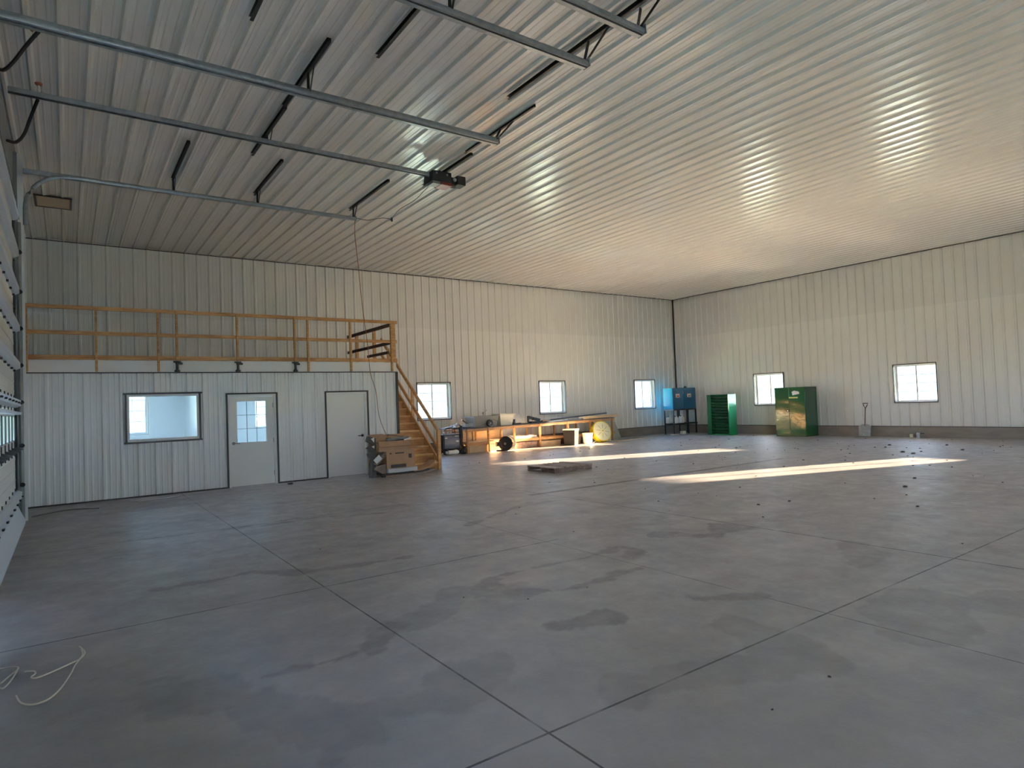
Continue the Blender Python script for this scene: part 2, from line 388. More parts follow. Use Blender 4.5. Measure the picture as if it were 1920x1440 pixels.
# ------------------------------------------------------------------ windows
WN = [0]
def window(f, u, z0=WZ0, z1=WZ1, w=1.28, grid=True, label=None):
    """f(u, v, d): d towards the room, opening from u to u+w"""
    WN[0] += 1
    t = sthing('window_%d' % WN[0], f(u+w/2, z0, 0))
    def fb(bm, ua, ub, va, vb, da, db):
        p = [f(ua, va, da), f(ub, vb, db)]; box(bm, p[0][0], p[1][0], p[0][1], p[1][1], p[0][2], p[1][2])
    bm = newbm(); e = .028
    fb(bm, u-e, u+w+e, z1, z1+e, -.005, .036); fb(bm, u-e, u+w+e, z0-e, z0, -.005, .036)
    fb(bm, u-e, u, z0, z1, -.005, .036); fb(bm, u+w, u+w+e, z0, z1, -.005, .036)
    obj('casing', bm, M['darktrim'], t)
    bm = newbm()                                        # jamb returns
    fb(bm, u, u+w, z1-.012, z1, -.21, -.005); fb(bm, u, u+w, z0, z0+.012, -.21, -.005)
    fb(bm, u, u+.012, z0+.012, z1-.012, -.21, -.005); fb(bm, u+w-.012, u+w, z0+.012, z1-.012, -.21, -.005)
    obj('jamb', bm, M['white'], t)
    bm = newbm(); s = .05; a, b_, c, d_ = u+.012, u+w-.012, z0+.012, z1-.012
    fb(bm, a, b_, c, c+s, -.19, -.13); fb(bm, a, b_, d_-s, d_, -.19, -.13)
    fb(bm, a, a+s, c+s, d_-s, -.19, -.13); fb(bm, b_-s, b_, c+s, d_-s, -.19, -.13)
    fb(bm, u+w/2-.022, u+w/2+.022, c+s, d_-s, -.185, -.135)
    obj('window_frame', bm, M['white_vinyl'], t)
    if grid:
        bm = newbm()
        for k in (1, 2, 3):
            z = c+s+(d_-c-2*s)*k/4; fb(bm, a+s, u+w/2-.022, z-.008, z+.008, -.168, -.160); fb(bm, u+w/2+.022, b_-s, z-.008, z+.008, -.168, -.160)
        for x in ((a+s+u+w/2)/2, (b_-s+u+w/2)/2):
            zz = [c+s+(d_-c-2*s)*k/4 for k in range(5)]
            for k in range(4): fb(bm, x-.005, x+.005, zz[k]+.008, zz[k+1]-.008, -.168, -.160)
        obj('muntin', bm, M['white_vinyl'], t)
    bm = newbm(); fb(bm, a+s, u+w/2-.022, c+s, d_-s, -.157, -.154); fb(bm, u+w/2+.022, b_-s, c+s, d_-s, -.157, -.154)
    obj('pane', bm, M['glass'], t)
    return t
for x in winA: window(fA, x)
for y in winB: window(fB, y)
# ------------------------------------------------------------------ office box under the loft
XO0, XO1 = XL, -16.09
OWIN = (-22.06, -20.73, 1.13, 2.10)
OD1 = (-20.16, -19.12, 0, 2.06); OD2 = (-17.95, -16.91, 0, 2.06)
bm = newbm()
for r in wall_rects(XO0, XO1, .025, 2.55, [OWIN, OD1, OD2]): ribs(bm, fO, *r, phA, hmin=.007)
for u0, u1, v0, v1 in wall_rects(XO0, XO1, 0, 2.55, [OWIN, OD1, OD2]):
    v = [bm.verts.new((u, YO+.12, z)) for u, z in ((u0,v0),(u1,v0),(u1,v1),(u0,v1))]; bm.faces.new(v)
obj('wall_office_front', bm, M['steel_office'], kind='structure')
fS = lambda u, v, d: (XO1+d, u, v)
bm = newbm(); ribs(bm, fS, YO+.01, -.04, 0, 2.55, 0)
obj('wall_office_side', bm, M['steel_office'], kind='structure')
bm = newbm()
v = [bm.verts.new(p) for p in ((XO1-.12, YO+.12, 0), (XO1-.12, -.03, 0), (XO1-.12, -.03, 2.45), (XO1-.12, YO+.12, 2.45))]; bm.faces.new(v)
box(bm, -20.45, -20.35, YO+.121, -.04, 0, 2.44)        # partition
v = [bm.verts.new(p) for p in ((XO0, YO+.12, 2.45), (XO1, YO+.12, 2.45), (XO1, -.03, 2.45), (XO0, -.03, 2.45))]; bm.faces.new(v)
obj('wall_office_partition', bm, M['drywall'], kind='structure')
bm = newbm()                                            # inner lining of the office's outer wall
for u0, u1, v0, v1 in wall_rects(XO0+.01, XO1-.12, .0, 2.44, [(x, x+1.28, WZ0, WZ1) for x in winA[:2]]):
    box(bm, u0, u1, -.13, -.107, v0, v1)
obj('wall_office_back', bm, M['drywall'], kind='structure')
bm = newbm(); box(bm, XO0, XO1, YO-.032, -.03, 2.56, ZD); obj('floor_loft', bm, M['white'], kind='structure')
bm = newbm(); box(bm, XO0, XO1+.03, YO-.045, YO-.03, 2.54, 2.562); trim(7, bm, M['darktrim'])
bm = newbm(); box(bm, XO1-.02, XO1+.035, YO-.045, YO+.03, 0, 2.54); trim(8, bm, M['darktrim'])
bm = newbm()
for a, b_ in ((XO0, OD1[0]), (OD1[1], OD2[0]), (OD2[1], XO1)): box(bm, a, b_, YO-.04, YO-.0, 0, .028)
trim(9, bm, M['darktrim'])
# office window (kept apart: sash, no muntins) -> window_n
def office_window():
    WN[0] += 1; u0, u1, z0, z1 = OWIN
    t = sthing('window_%d' % WN[0], ((u0+u1)/2, YO, z0))
    bm = newbm(); e = .035; y0, y1 = YO-.045, YO+.0
    box(bm, u0-e-.03, u1+e+.03, y0, y1, z1, z1+e); box(bm, u0-e-.02, u1+e+.02, y0, y1, z0-e, z0)
    box(bm, u0-e, u0, y0, y1, z0, z1); box(bm, u1, u1+e, y0, y1, z0, z1)
    obj('casing', bm, M['darktrim'], t)
    bm = newbm(); s = .045; y0, y1 = YO+.0, YO+.10
    box(bm, u0, u1, y0, y1, z0, z0+s+.01); box(bm, u0, u1, y0, y1, z1-s, z1)
    box(bm, u0, u0+s, y0, y1, z0+s+.01, z1-s); box(bm, u1-s, u1, y0, y1, z0+s+.01, z1-s)
    obj('window_frame', bm, M['white_vinyl'], t)
    bm = newbm(); box(bm, u0+s, u1-s, YO+.05, YO+.054, z0+s+.01, z1-s); obj('pane', bm, M['glass'], t)
office_window()
def office_door(n, d, hinge_left, glazed):
    u0, u1, z0, z1 = d
    t = sthing('door_%d' % n, ((u0+u1)/2, YO, 0))
    bm = newbm(); e = .032
    box(bm, u0-e, u1+e, YO-.045, YO, z1, z1+e); box(bm, u0-e, u0, YO-.045, YO, 0, z1); box(bm, u1, u1+e, YO-.045, YO, 0, z1)
    obj('casing', bm, M['darktrim'], t)
    bm = newbm(); box(bm, u0, u1, YO-.01, YO+.12, z1-.045, z1); box(bm, u0, u0+.05, YO-.01, YO+.12, 0, z1-.045); box(bm, u1-.05, u1, YO-.01, YO+.12, 0, z1-.045)
    obj('door_frame', bm, M['white'], t)
    a, b_, c = u0+.052, u1-.052, z1-.048; y0, y1 = YO+.055, YO+.10
    bm = newbm()
    if glazed:
        g0, g1, h0, h1 = a+.155, b_-.155, .98, 1.90
        for r in ((a, b_, .012, h0), (a, b_, h1, c), (a, g0, h0, h1), (g1, b_, h0, h1)): box(bm, r[0], r[1], y0, y1, r[2], r[3])
    else: box(bm, a, b_, y0, y1, .012, c)
    lf = obj('door_leaf', bm, M['white'], t)
    bm = newbm(); box(bm, a, b_, y0-.004, y1, .004, .012); obj('sill', bm, M['chrome'], t)
    if glazed:
        bm = newbm()
        for k in (1, 2):
            x = g0+(g1-g0)*k/3; box(bm, x-.006, x+.006, y0+.005, y0+.018, h0, h1)
            z = h0+(h1-h0)*k/3; box(bm, g0, g1, y0+.004, y0+.019, z-.006, z+.006)
        obj('muntin', bm, M['galv'], lf)
        bm = newbm(); box(bm, g0, g1, y0+.02, y0+.025, h0, h1); obj('pane', bm, M['glass'], lf)
    hx = a+.07 if not hinge_left else b_-.07; sgn = 1 if not hinge_left else -1
    bm = newbm(); lathe(bm, [(.001,0),(.034,0),(.034,-.012),(.013,-.016),(.013,-.055),(.001,-.055)], (hx, y0, .97), 'y', 16)
    tube(bm, [(hx, y0-.05, .97), (hx+sgn*.06, y0-.052, .97), (hx+sgn*.125, y0-.045, .965)], .011, 8)
    obj('door_handle', bm, M['galv_dull'] if glazed else M['black'], t, smoothf=True)
    bm = newbm()
    for z in (.25, 1.0, 1.8): box(bm, (b_ if not hinge_left else a)-.012, (b_ if not hinge_left else a)+.012, y0-.008, y0+.004, z-.05, z+.05)
    obj('hinge', bm, M['galv'], t)
office_door(1, OD1, False, True)
office_door(2, OD2, True, False)
# ------------------------------------------------------------------ big sectional doors in the left wall
def big_door(n, y0, y1, top=5.5, detail=True):
    t = sthing('door_%d' % n, (-23.75, (y0+y1)/2, 0))
    X = -23.74; js = [0, .55, 1.2, 1.83, 2.44, 3.05, 3.66, 4.27, 4.88, top]
    for i, (a, b_) in enumerate(zip(js, js[1:])):
        bm = newbm()
        if i == 2:
            box(bm, X-.05, X, y0, y1, a+.004, 1.35); box(bm, X-.05, X, y0, y1, 1.72, b_-.004)
            k = 0; y = y1-.0
            while y > y0+.05: box(bm, X-.05, X, y-.11, y, 1.35, 1.72); y -= .62
        else:
            box(bm, X-.05, X, y0, y1, a+.004, b_-.004)
            if detail:
                for k in (1, 2, 3): 
                    z = a+(b_-a)*k/4; box(bm, X-.001, X+.004, y0, y1, z-.012, z+.012)
        p = obj('door_panel', bm, M['doorface'], t)
        if i == 2:
            bm = newbm(); y = y1-.11
            while y > y0+.5: box(bm, X-.028, X-.022, y-.51, y, 1.35, 1.72); y -= .62
            obj('pane', bm, M['glass'], p)
            bm = newbm(); y = y1
            while y > y0+.05:
                box(bm, X, X+.012, y-.13, y-.095, 1.34, 1.73); box(bm, X, X+.012, y-.02, y+.0, 1.34, 1.73); y -= .62
            obj('window_mullion', bm, M['black'], p)
        if i >= 3 or i == 1 or i == 2:
            z = a+.06 if i > 2 else a-.13
            if i == 2: z = 1.76
            bm = newbm()
            if i == 2: box(bm, X, X+.09, y0, y1, 1.75, 1.79)
            else: prism(bm, [(X, y1, z-.03), (X+.03, y1, z-.03), (X+.085, y1, z), (X+.085, y1, z+.09), (X+.03, y1, z+.12), (X, y1, z+.12)], (0, y0-y1, 0))
            obj('strut', bm, M['strut'], t)
        if i == 0:
            bm = newbm(); prism(bm, [(X, y1, .0), (X+.12, y1, .0), (X+.125, y1, .05), (X+.08, y1, .16), (X+.03, y1, .28), (X, y1, .30)], (0, y0-y1, 0))
            obj('bottom_rail', bm, M['strut'], t)
    if detail:
        for z in (.45, 1.2, 1.93, 2.47, 3.08, 3.69):
            y = y1-.14
            while y > y0:
                bm = newbm()
                if z > 2.2:
                    box(bm, X, X+.03, y-.02, y+.02, z-.03, z+.03); obj('hinge', bm, M['black'], t); y -= .62; continue
                prism(bm, [(X+.001, y-.03, z-.06), (X+.11, y-.03, z), (X+.001, y-.03, z+.05)], (0, .012, 0))
                prism(bm, [(X+.001, y+.018, z-.06), (X+.11, y+.018, z), (X+.001, y+.018, z+.05)], (0, .012, 0))
                box(bm, X, X+.012, y-.035, y+.035, z-.11, z+.13)
                tube(bm, [(X+.1, y-.04, z), (X+.1, y+.05, z)], .014, 6)
                obj('hinge', bm, M['black'], t); y -= .62
    # header over the leaf
    bm = newbm(); box(bm, X-.08, X+.02, y0-.1, y1+.02, top, H-.032); obj('header', bm, M['galv_dull'], t)
    # vertical tracks and jamb angle
    for s, y in ((1, y1), (-1, y0)):
        bm = newbm(); box(bm, X-.04, X+.06, y+s*.26, y+s*.30, 0, H-.032); box(bm, X-.04, X-.02, y, y+s*.28, 0, H-.032)
        box(bm, X+.03, X+.05, y+s*.02, y+s*.26, 0, 5.3)
        pts = [(X+.08, y+s*.06, 0), (X+.08, y+s*.06, 4.9)]
        tube(bm, pts, .035, 8)
        for z in [.3, 1.1, 1.9, 2.7, 3.5, 4.3, 5.0]:
            box(bm, X, X+.085, y+s*.05, y+s*.22, z-.012, z+.012)
        ob = obj('vertical_track', bm, M['galv_dull'], t)
        bm = newbm()
        for z in [.62, 1.25, 1.95, 2.55, 3.15, 3.75, 4.4]:
            lathe(bm, [(.001,-.02),(.035,-.02),(.035,.02),(.001,.02)], (X+.09, y+s*.02, z), 'y', 12)
        obj('roller', bm, M['blackrub'], t)
big_door(3, -11.2, -6.42)
big_door(4, -18.7, -13.9, detail=False)
# ------------------------------------------------------------------ overhead tracks, hangers, opener
STRUTS = [ # x, y start, y end
 (-21.37, -6.08, -8.04), (-19.87, -5.94, -8.0), (-17.83, -5.89, -8.0), (-20.38, -8.02, -10.04), (-20.41, -10.05, -12.02),
 (-21.29, -11.96, -14.0), (-19.78, -11.99, -14.0), (-17.72, -11.95, -16.2), (-17.25, -9.94, -11.97), (-17.10, -8.03, -9.93)]
ZC = H-.03
def ceiling_strut(x, y0, y1, label):
    bm = newbm()
    prism(bm, [(x-.025, y0, ZC), (x+.025, y0, ZC), (x+.025, y0, ZC-.05), (x-.015, y0, ZC-.05), (x-.015, y0, ZC-.045), (x+.02, y0, ZC-.045), (x+.02, y0, ZC-.005), (x-.025, y0, ZC-.005)], (0, y1-y0, 0))
    n = int(abs(y1-y0)/.11)
    for k in range(n):
        y = y0+(y1-y0)*(k+.5)/n; lathe(bm, [(.001,0),(.007,0),(.007,-.004),(.001,-.004)], (x, y, ZC-.05), 'z', 6)
    t = obj('ceiling_strut', bm, M['black'], origin=(x, (y0+y1)/2, ZC)); tag(t, label, 'mounting rail'); return t
SL = ['black perforated ceiling strut over the far door track, leftmost of three', 'black ceiling strut over the far door track, middle of three',
 'black ceiling strut above the far end of the thin track beside the dangling cord', 'black ceiling strut crossing over the opener rail midway along',
 'black ceiling strut crossing over the middle thick track', 'black ceiling strut stub at the top edge of the picture above the middle track',
 'black ceiling strut whose near end runs behind the right-hand track', 'longest black ceiling beam over the ends of the two nearest tracks',
 'black ceiling strut above the open end of the middle thick track', 'black ceiling strut from which the garage door opener hangs']
for s, l in zip(STRUTS, SL): ceiling_strut(*s, l)
def track(name, y, z, x0, x1, label, curve=True, thick=.09, hangers=()):
    t = thing(name, label, 'door track', ((x0+x1)/2, y, z))
    bm = newbm(); h = thick
    prism(bm, [(x0, y-.004, z+h*.6), (x0, y+.004, z+h*.6), (x0, y+.004, z-h*.4), (x0, y+.05, z-h*.4), (x0, y+.05, z-h*.4-.006), (x0, y-.004, z-h*.4-.006)], (x1-x0, 0, 0))
    obj('angle_iron', bm, M['galv'], t)
    bm = newbm()
    pts = [(x1, y-.035, z-h*.1)]
    if curve:
        pts += [(-22.95, y-.035, z-h*.1)]
        for k in range(1, 9):
            a = math.pi/2*k/8; pts.append((-22.95-.62*math.sin(a), y-.035, z-h*.1-.62*(1-math.cos(a))))
        pts.append((-23.57, y-.035, 4.9))
    else: pts.append((x0, y-.035, z-h*.1))
    tube(bm, pts, .026, 8, rz=.036); obj('track', bm, M['galv'], t, smoothf=True)
    bm = newbm(); box(bm, x1-.006, x1+.006, y-.07, y+.05, z-h*.5, z+h*.6); obj('end_plate', bm, M['galv'], t)
    for hx, hy in hangers:
        bm = newbm(); zt = ZC-.05; xt = hx if hy > 0 else hx+.2
        beam(bm, (hx, y, z+h*.2), (xt, y+.12*(hy < 0), zt), .036, .008, (0,1,0)); obj('hanger', bm, M['black'], t); bm = newbm(); beam(bm, (hx+.02, y, z+h*.2), (xt+.01, y-.22, zt), .036, .008, (1,0,0))
        obj('hanger', bm, M['black'], t)
    return t
T1 = track('door_track', -6.2, 5.82, -23.6, -17.82, 'thin galvanised overhead door track nearest the office wall, bent at its door end', hangers=[(-21.37,1), (-19.87,1), (-17.86,1)], thick=.075)
T2 = track('door_track', -11.2, 5.80, -23.6, -17.42, 'thick galvanised overhead track between opener rail and near tracks', hangers=[(-20.41,1), (-17.46,-1)], thick=.11, curve=False)
T3 = track('door_track', -13.82, 5.68, -23.6, -17.9, 'galvanised overhead track ending in a V hanger, second from the right', hangers=[(-19.78,1), (-17.93,-1)], thick=.10, curve=False)
T4 = track('door_track', -14.62, 5.70, -23.6, -17.8, 'galvanised overhead track at the top edge, rightmost of the tracks', curve=False, hangers=[(-17.86,-1)], thick=.10)
t = thing('opener_rail', 'twin galvanised opener rail running to the black motor unit', 'opener rail', (-20.5, -9.1, 5.93))
bm = newbm(); box(bm, -23.62, -17.54, -9.14, -9.135, 5.89, 5.96); box(bm, -23.62, -17.54, -9.14, -9.08, 5.955, 5.96); box(bm, -23.62, -17.4, -9.085, -9.08, 5.89, 5.96)
box(bm, -23.62, -17.54, -9.155, -9.135, 5.89, 5.894); box(bm, -23.62, -17.54, -9.085, -9.065, 5.89, 5.894); obj('rail', bm, M['galv'], t)
bm = newbm(); tube(bm, [(-23.6, -9.11, 5.905), (-17.54, -9.11, 5.905)], .006, 6); obj('chain', bm, M['black'], t)
bm = newbm(); beam(bm, (-20.38, -9.0, 5.96), (-20.38, -9.0, ZC-.05), .034, .006, (0,1,0)); obj('hanger', bm, M['black'], t); bm = newbm(); beam(bm, (-20.36, -9.12, 5.96), (-20.36, -9.25, ZC-.05), .034, .006, (1,0,0)); obj('hanger', bm, M['black'], t)
# opener motor
t = thing('door_opener', 'black garage door opener motor with red and white underside hanging from the ceiling', 'door opener', (-17.15, -9.0, 5.6))
bm = newbm(); prism(bm, [(-17.52,-9.2,5.80), (-17.12,-9.24,5.80), (-17.12,-9.24,5.99), (-17.50,-9.2,6.0)], (0,.34,0)); mo = obj('motor_housing', bm, M['black'], t, bevel=.015)
bm = newbm(); lathe(bm, [(.001,-.2),(.09,-.2),(.10,-.1),(.10,.02),(.06,.06),(.001,.06)], (-17.0,-9.1,5.86), 'x', 20); obj('motor', bm, M['black'], t, smoothf=True)
bm = newbm(); box(bm, -17.02, -16.84, -9.28, -9.06, 5.78, 5.95); obj('control_box', bm, M['black'], t, bevel=.01)
bm = newbm(); box(bm, -17.34, -17.1, -9.22, -8.95, 5.745, 5.80); obj('lens_cover', bm, M['red'], t, bevel=.008)
bm = newbm(); box(bm, -17.5, -17.34, -9.2, -9.0, 5.75, 5.80); obj('warning_label', bm, M['plywood'] if False else M['galv_dull'], t)
bm = newbm(); lathe(bm, [(.001,0),(.035,0),(.035,-.02),(.015,-.03),(.001,-.03)], (-17.07,-9.25,5.86), 'y', 16); obj('pulley', bm, M['galv'], t, smoothf=True); bm = newbm(); lathe(bm, [(.001,0),(.02,0),(.02,-.012),(.001,-.012)], (-17.22,-9.24,5.93), 'y', 12); obj('bolt_head', bm, M['galv'], t, smoothf=True); bm = newbm(); lathe(bm, [(.001,0),(.02,0),(.02,-.012),(.001,-.012)], (-17.42,-9.2,5.95), 'y', 12); obj('bolt_head', bm, M['galv'], t, smoothf=True)
for x in (-17.1, -17.25):
    bm = newbm(); beam(bm, (x, -9.02, 5.99), (x, -9.02, ZC-.05), .034, .008, (0,1,0)); obj('hanger', bm, M['black'], t)
# cords from opener and track end
bm = newbm()
tube(bm, smooth([(-17.45,-8.95,5.78), (-17.42,-8.3,5.70), (-17.43,-7.64,5.70), (-17.27,-6.98,5.74), (-17.30,-6.86,5.69), (-17.24,-6.8,5.74), (-17.4,-6.65,5.78), (-17.65,-6.45,5.75), (-17.80,-6.22,5.84)]), .006, 6)
lathe(bm, [(.001,-.05),(.02,-.04),(.02,.04),(.001,.05)], (-17.27,-6.9,5.70), 'z', 8)
tag(obj('power_cord', bm, M['black'], origin=(-17.3,-7,5.7), smoothf=True), 'thin dark cord looping from the door opener to the far track end', 'cord')
bm = newbm()
tube(bm, smooth([(-17.83,-6.22,5.78), (-17.80,-6.1,5.5), (-17.72,-6.05,4.8), (-17.6,-5.9,4.0), (-17.41,-5.7,3.05), (-17.33,-5.6,2.48), (-17.16,-5.5,2.02), (-17.08,-5.45,1.45), (-16.87,-5.35,1.0), (-16.78,-5.3,.97)]), .007, 6)
tag(obj('hanging_cord', bm, M['rust'], origin=(-17.3,-5.7,3), smoothf=True), 'long thin brown cord dangling from the track end down to the cardboard boxes', 'cord')
# perforated black brackets near the door header
for k, pts in enumerate([[(-23.24,-11.15,5.76), (-23.36,-10.75,5.77), (-23.5,-10.25,5.78), (-23.6,-9.95,5.80), (-23.66,-9.8,5.86)],
                         [(-23.31,-9.12,5.86), (-23.40,-8.85,5.70), (-23.48,-8.55,5.58), (-23.58,-8.35,5.52), (-23.68,-8.25,5.56)]]):
    bm = newbm(); tube(bm, smooth(pts, 5), .022, 6)
    o = obj('corner_brace', bm, M['black'], origin=pts[2], smoothf=True)
    tag(o, ['black bent perforated brace between thick middle track and door header', 'black bent perforated brace between opener rail and door header'][k], 'brace')
# ceiling sockets + hatch
for x, y, l in ((-23.3, -10.43, 'small white bulb in a dark ceiling socket, nearer the top-left corner'), (-23.3, -9.0, 'small white bulb in a dark ceiling socket, below the opener rail')):
    t = thing('ceiling_lamp', l, 'lamp', (x, y, H))
    bm = newbm(); lathe(bm, [(.001,-.028),(.045,-.028),(.04,-.05),(.02,-.06),(.001,-.06)], (x, y, H), 'z', 16); obj('socket', bm, M['rust'], t, smoothf=True)
    bm = newbm(); lathe(bm, [(.012,-.06),(.014,-.08),(.02,-.12),(.012,-.15),(.001,-.152)], (x, y, H), 'z', 12); obj('bulb', bm, M['bulb'], t, smoothf=True)
t = thing('ceiling_hatch', 'small tan rectangular access hatch in the ceiling near the left wall', 'hatch', (-23.22, -3.45, H))
bm = newbm(); box(bm, -23.5, -22.95, -3.82, -3.08, H-.04, H-.028); obj('hatch_panel', bm, M['hatch'], t)
bm = newbm()
for r in ((-23.54,-22.91,-3.86,-3.82),(-23.54,-22.91,-3.08,-3.04),(-23.54,-23.5,-3.82,-3.08),(-22.95,-22.91,-3.82,-3.08)): box(bm, *r, H-.05, H-.028)
obj('hatch_trim', bm, M['darktrim'], t)
# ------------------------------------------------------------------ loft railing
YF = YO-.055
t = thing('loft_railing', 'long pine guard rail along the loft edge above the office', 'railing', (-20, YF, ZD))
def wood(name, par, m, *args, **k):
    bm = newbm(); beam(bm, *args, **k); return obj(name, bm, m, par)
for a, b_ in ((-23.82, -21.1), (-21.1, -18.36), (-18.36, -16.05)):
    wood('top_rail', t, M['pine_h'], (a, YF, 3.835), (b_, YF, 3.835), .038, .075)
    wood('middle_rail', t, M['pine_h'], (a, YF+.045, 3.34), (b_, YF+.045, 3.34), .038, .075)
    wood('bottom_rail', t, M['pine_h'], (a, YF+.045, 2.855), (b_, YF+.045, 2.855), .038, .09)
for x in (-23.66, -22.56, -21.48, -18.36, -17.31, -16.22): wood('post', t, M['pine'], (x, YF, 2.57), (x, YF, 3.80), .075, .04)
for x in (-21.14, -19.94, -18.68): wood('post', t, M['pine'], (x, YF-.04, 2.80), (x, YF-.04, 3.84), .075, .04)
wood('post', t, M['pine'], (-16.12, YF+.07, 2.81), (-16.12, YF+.07, 3.80), .05, .08)
XS = -16.13
wood('side_rail', t, M['darkwood'], (XS, -4.27, 3.80), (XS, -1.1, 3.80), .05, .085)
wood('side_rail', t, M['darkwood'], (XS, -4.27, 3.33), (XS, -1.1, 3.33), .05, .075)
wood('side_rail', t, M['darkwood'], (XS, -3.95, 3.09), (XS, -2.6, 3.09), .05, .07)
for y in (-3.0, -1.75): wood('post', t, M['pine'], (XS+.03, y, 2.81), (XS+.03, y, 3.78), .05, .08)
wood('post', t, M['pine'], (-16.05, -4.05, 2.81), (-16.05, -4.05, 3.78), .04, .075)
for i, x in enumerate((-21.14, -19.94, -18.68)):
    bm = newbm(); y = YF-.05
    lathe(bm, [(.001,0),(.055,0),(.055,.03),(.03,.05),(.028,.15),(.04,.19),(.075,.2),(.075,.225),(.001,.225)], (x, y, 2.562), 'z', 16)
    box(bm, x-.02, x+.10, y-.01, y+.05, 2.72, 2.76)
    o = obj('post_bracket', bm, M['black'], origin=(x, y, 2.56), smoothf=True)
    tag(o, ['black metal bracket at a loft railing post, leftmost of three', 'black metal bracket at a loft railing post, middle of three', 'black metal bracket at a loft railing post, nearest the stairs'][i], 'bracket', None)
# ------------------------------------------------------------------ stairs
t = thing('staircase', 'pine staircase with open railing beside the office leading up to the loft', 'stairs', (-15.65, -4.95, 0))
SX0, SX1 = -16.04, -15.27; RI, RU = .2, .25; Y0 = -4.90
for k in range(14):
    y = Y0+RU*k; z = RI*(k+1)
    bm = newbm(); box(bm, SX0, SX1, y, y+.02, RI*k+.001, z-.035); obj('riser', bm, M['pine_h'], t)
    if k < 13:
        bm = newbm(); box(bm, SX0, SX1, y-.03, y+RU, z-.035, z); obj('tread', bm, M['pine_tread_lit'], t)
bm = newbm(); box(bm, SX0, SX1, Y0+RU*13-.03, -.12, ZD-.04, ZD); obj('landing', bm, M['pine_h'], t)
sl = RI/RU
for x in (SX1, SX0-.035):
    bm = newbm(); yt = Y0+RU*13.2
    prism(bm, [(x, Y0-.05, 0), (x, Y0-.05, .18), (x, Y0+.06, .34), (x, yt, .34+(yt-Y0-.06)*sl), (x, yt, (yt-Y0-.35)*sl), (x, Y0+.35, 0)], (.035, 0, 0))
    obj('stringer', bm, M['pine_y'], t)
xr = -15.24
wood('newel_post', t, M['pine'], (xr, -4.93, 0), (xr, -4.93, 1.02), .085, .085)
wood('baluster', t, M['pine'], (xr, -3.5, 1.35), (xr, -3.5, 2.15), .04, .075)
wood('baluster', t, M['pine'], (xr, -2.0, 2.6), (xr, -2.0, 3.4), .04, .075)
wood('handrail', t, M['pine_y'], (xr-.0, -4.93, .98), (xr-.0, -1.5, .98+3.43*sl), .04, .085)
wood('middle_handrail', t, M['pine_y'], (xr-.0, -4.93, .52), (xr-.0, -1.5, .52+3.43*sl), .04, .085)
for y in (-2.0,): wood('leg', t, M['pine'], (SX1-.1, -1.4, 0), (SX1-.1, -1.4, ZD-.04), .085, .085)
# ------------------------------------------------------------------ cardboard pile at the stair foot
t = thing('cardboard_sheets', 'flattened cardboard and dark packing stacked on the floor under the boxes', 'cardboard', (-16.4, -5.2, 0))
bm = newbm(); prism(bm, [(-16.95,-5.45,.0), (-15.95,-5.42,.0), (-15.45,-5.1,.02), (-15.42,-4.95,.03), (-16.0,-4.96,.02), (-17.0,-4.9,.0)], (0,0,.035)); obj('bottom_sheet', bm, M['cardboard_dark'], t)
bm = newbm(); prism(bm, [(-16.98,-5.40,.036), (-16.1,-5.38,.036), (-15.7,-5.25,.05), (-15.85,-4.97,.05), (-17.0,-4.92,.036)], (0,0,.05)); obj('middle_sheet', bm, M['print'], t)
bm = newbm()   # curled flap to the right
c = [(-16.2,.09),(-16.0,.10),(-15.8,.15),(-15.66,.24),(-15.6,.30)]
prism(bm, [(x,-5.42,z) for x, z in c]+[(x+.01,-5.42,z-.02) for x, z in c[::-1]], (0,.40,0)); obj('curled_flap', bm, M['cardboard'], t)
bm = newbm(); box(bm, -17.02,-16.93,-5.43,-5.3,.0,.06); obj('foot_block', bm, M['black'], t)
t = thing('plastic_sheet', 'crumpled whitish plastic sheet squeezed under the printed box', 'plastic sheet', (-16.5,-5.2,.09))
bm = newbm(); random.seed(3)
prism(bm, [(-16.88,-5.44,.092),(-16.62,-5.46,.092),(-16.12,-5.43,.092),(-16.1,-5.1,.092),(-16.9,-5.1,.092)], (0,0,.095))
bmesh.ops.subdivide_edges(bm, edges=bm.edges[:], cuts=4, use_grid_fill=True)
for v in bm.verts:
    n = mn.noise((v.co.x*9, v.co.y*9, v.co.z*14)); v.co.y += n*.02; v.co.x += n*.02
obj('plastic_folds', bm, M['plastic_film'], t)
def carton(name, label, x0, x1, y0, y1, z0, z1, m, opened=False, tilt=0, prints=(), th=.008):
    t = thing(name, label, 'box', ((x0+x1)/2, (y0+y1)/2, z0))
    bm = newbm()
    box(bm, x0, x1, y0, y0+th, z0, z1); box(bm, x0, x1, y1-th, y1, z0, z1); box(bm, x0, x0+th, y0+th, y1-th, z0, z1); box(bm, x1-th, x1, y0+th, y1-th, z0, z1)
    box(bm, x0+th, x1-th, y0+th, y1-th, z0, z0+th)
    if not opened: box(bm, x0+th, x1-th, y0+th, y1-th, z1-th, z1)
    obj('box_body', bm, m, t)
    if opened:
        for nm, p in (('flap', [(x0,y0,z1),(x1,y0,z1),(x1+.01,y0-.1,z1-.12),(x0-.01,y0-.1,z1-.12)]), ('flap', [(x1,y0,z1),(x1,y1,z1),(x1+.15,y1,z1+.03),(x1+.15,y0,z1-.03)]),
                      ('flap', [(x0,y1,z1),(x1,y1,z1),(x1,y1+.06,z1+.14),(x0,y1+.06,z1+.14)])):
            bm = newbm(); prism(bm, p, (0,-.006,.006)); obj(nm, bm, m, t)
    for px0, px1, pz0, pz1 in prints:
        bm = newbm(); box(bm, px0, px1, y0-.002, y0, pz0, pz1); obj('printing', bm, M['print'], t)
    return t
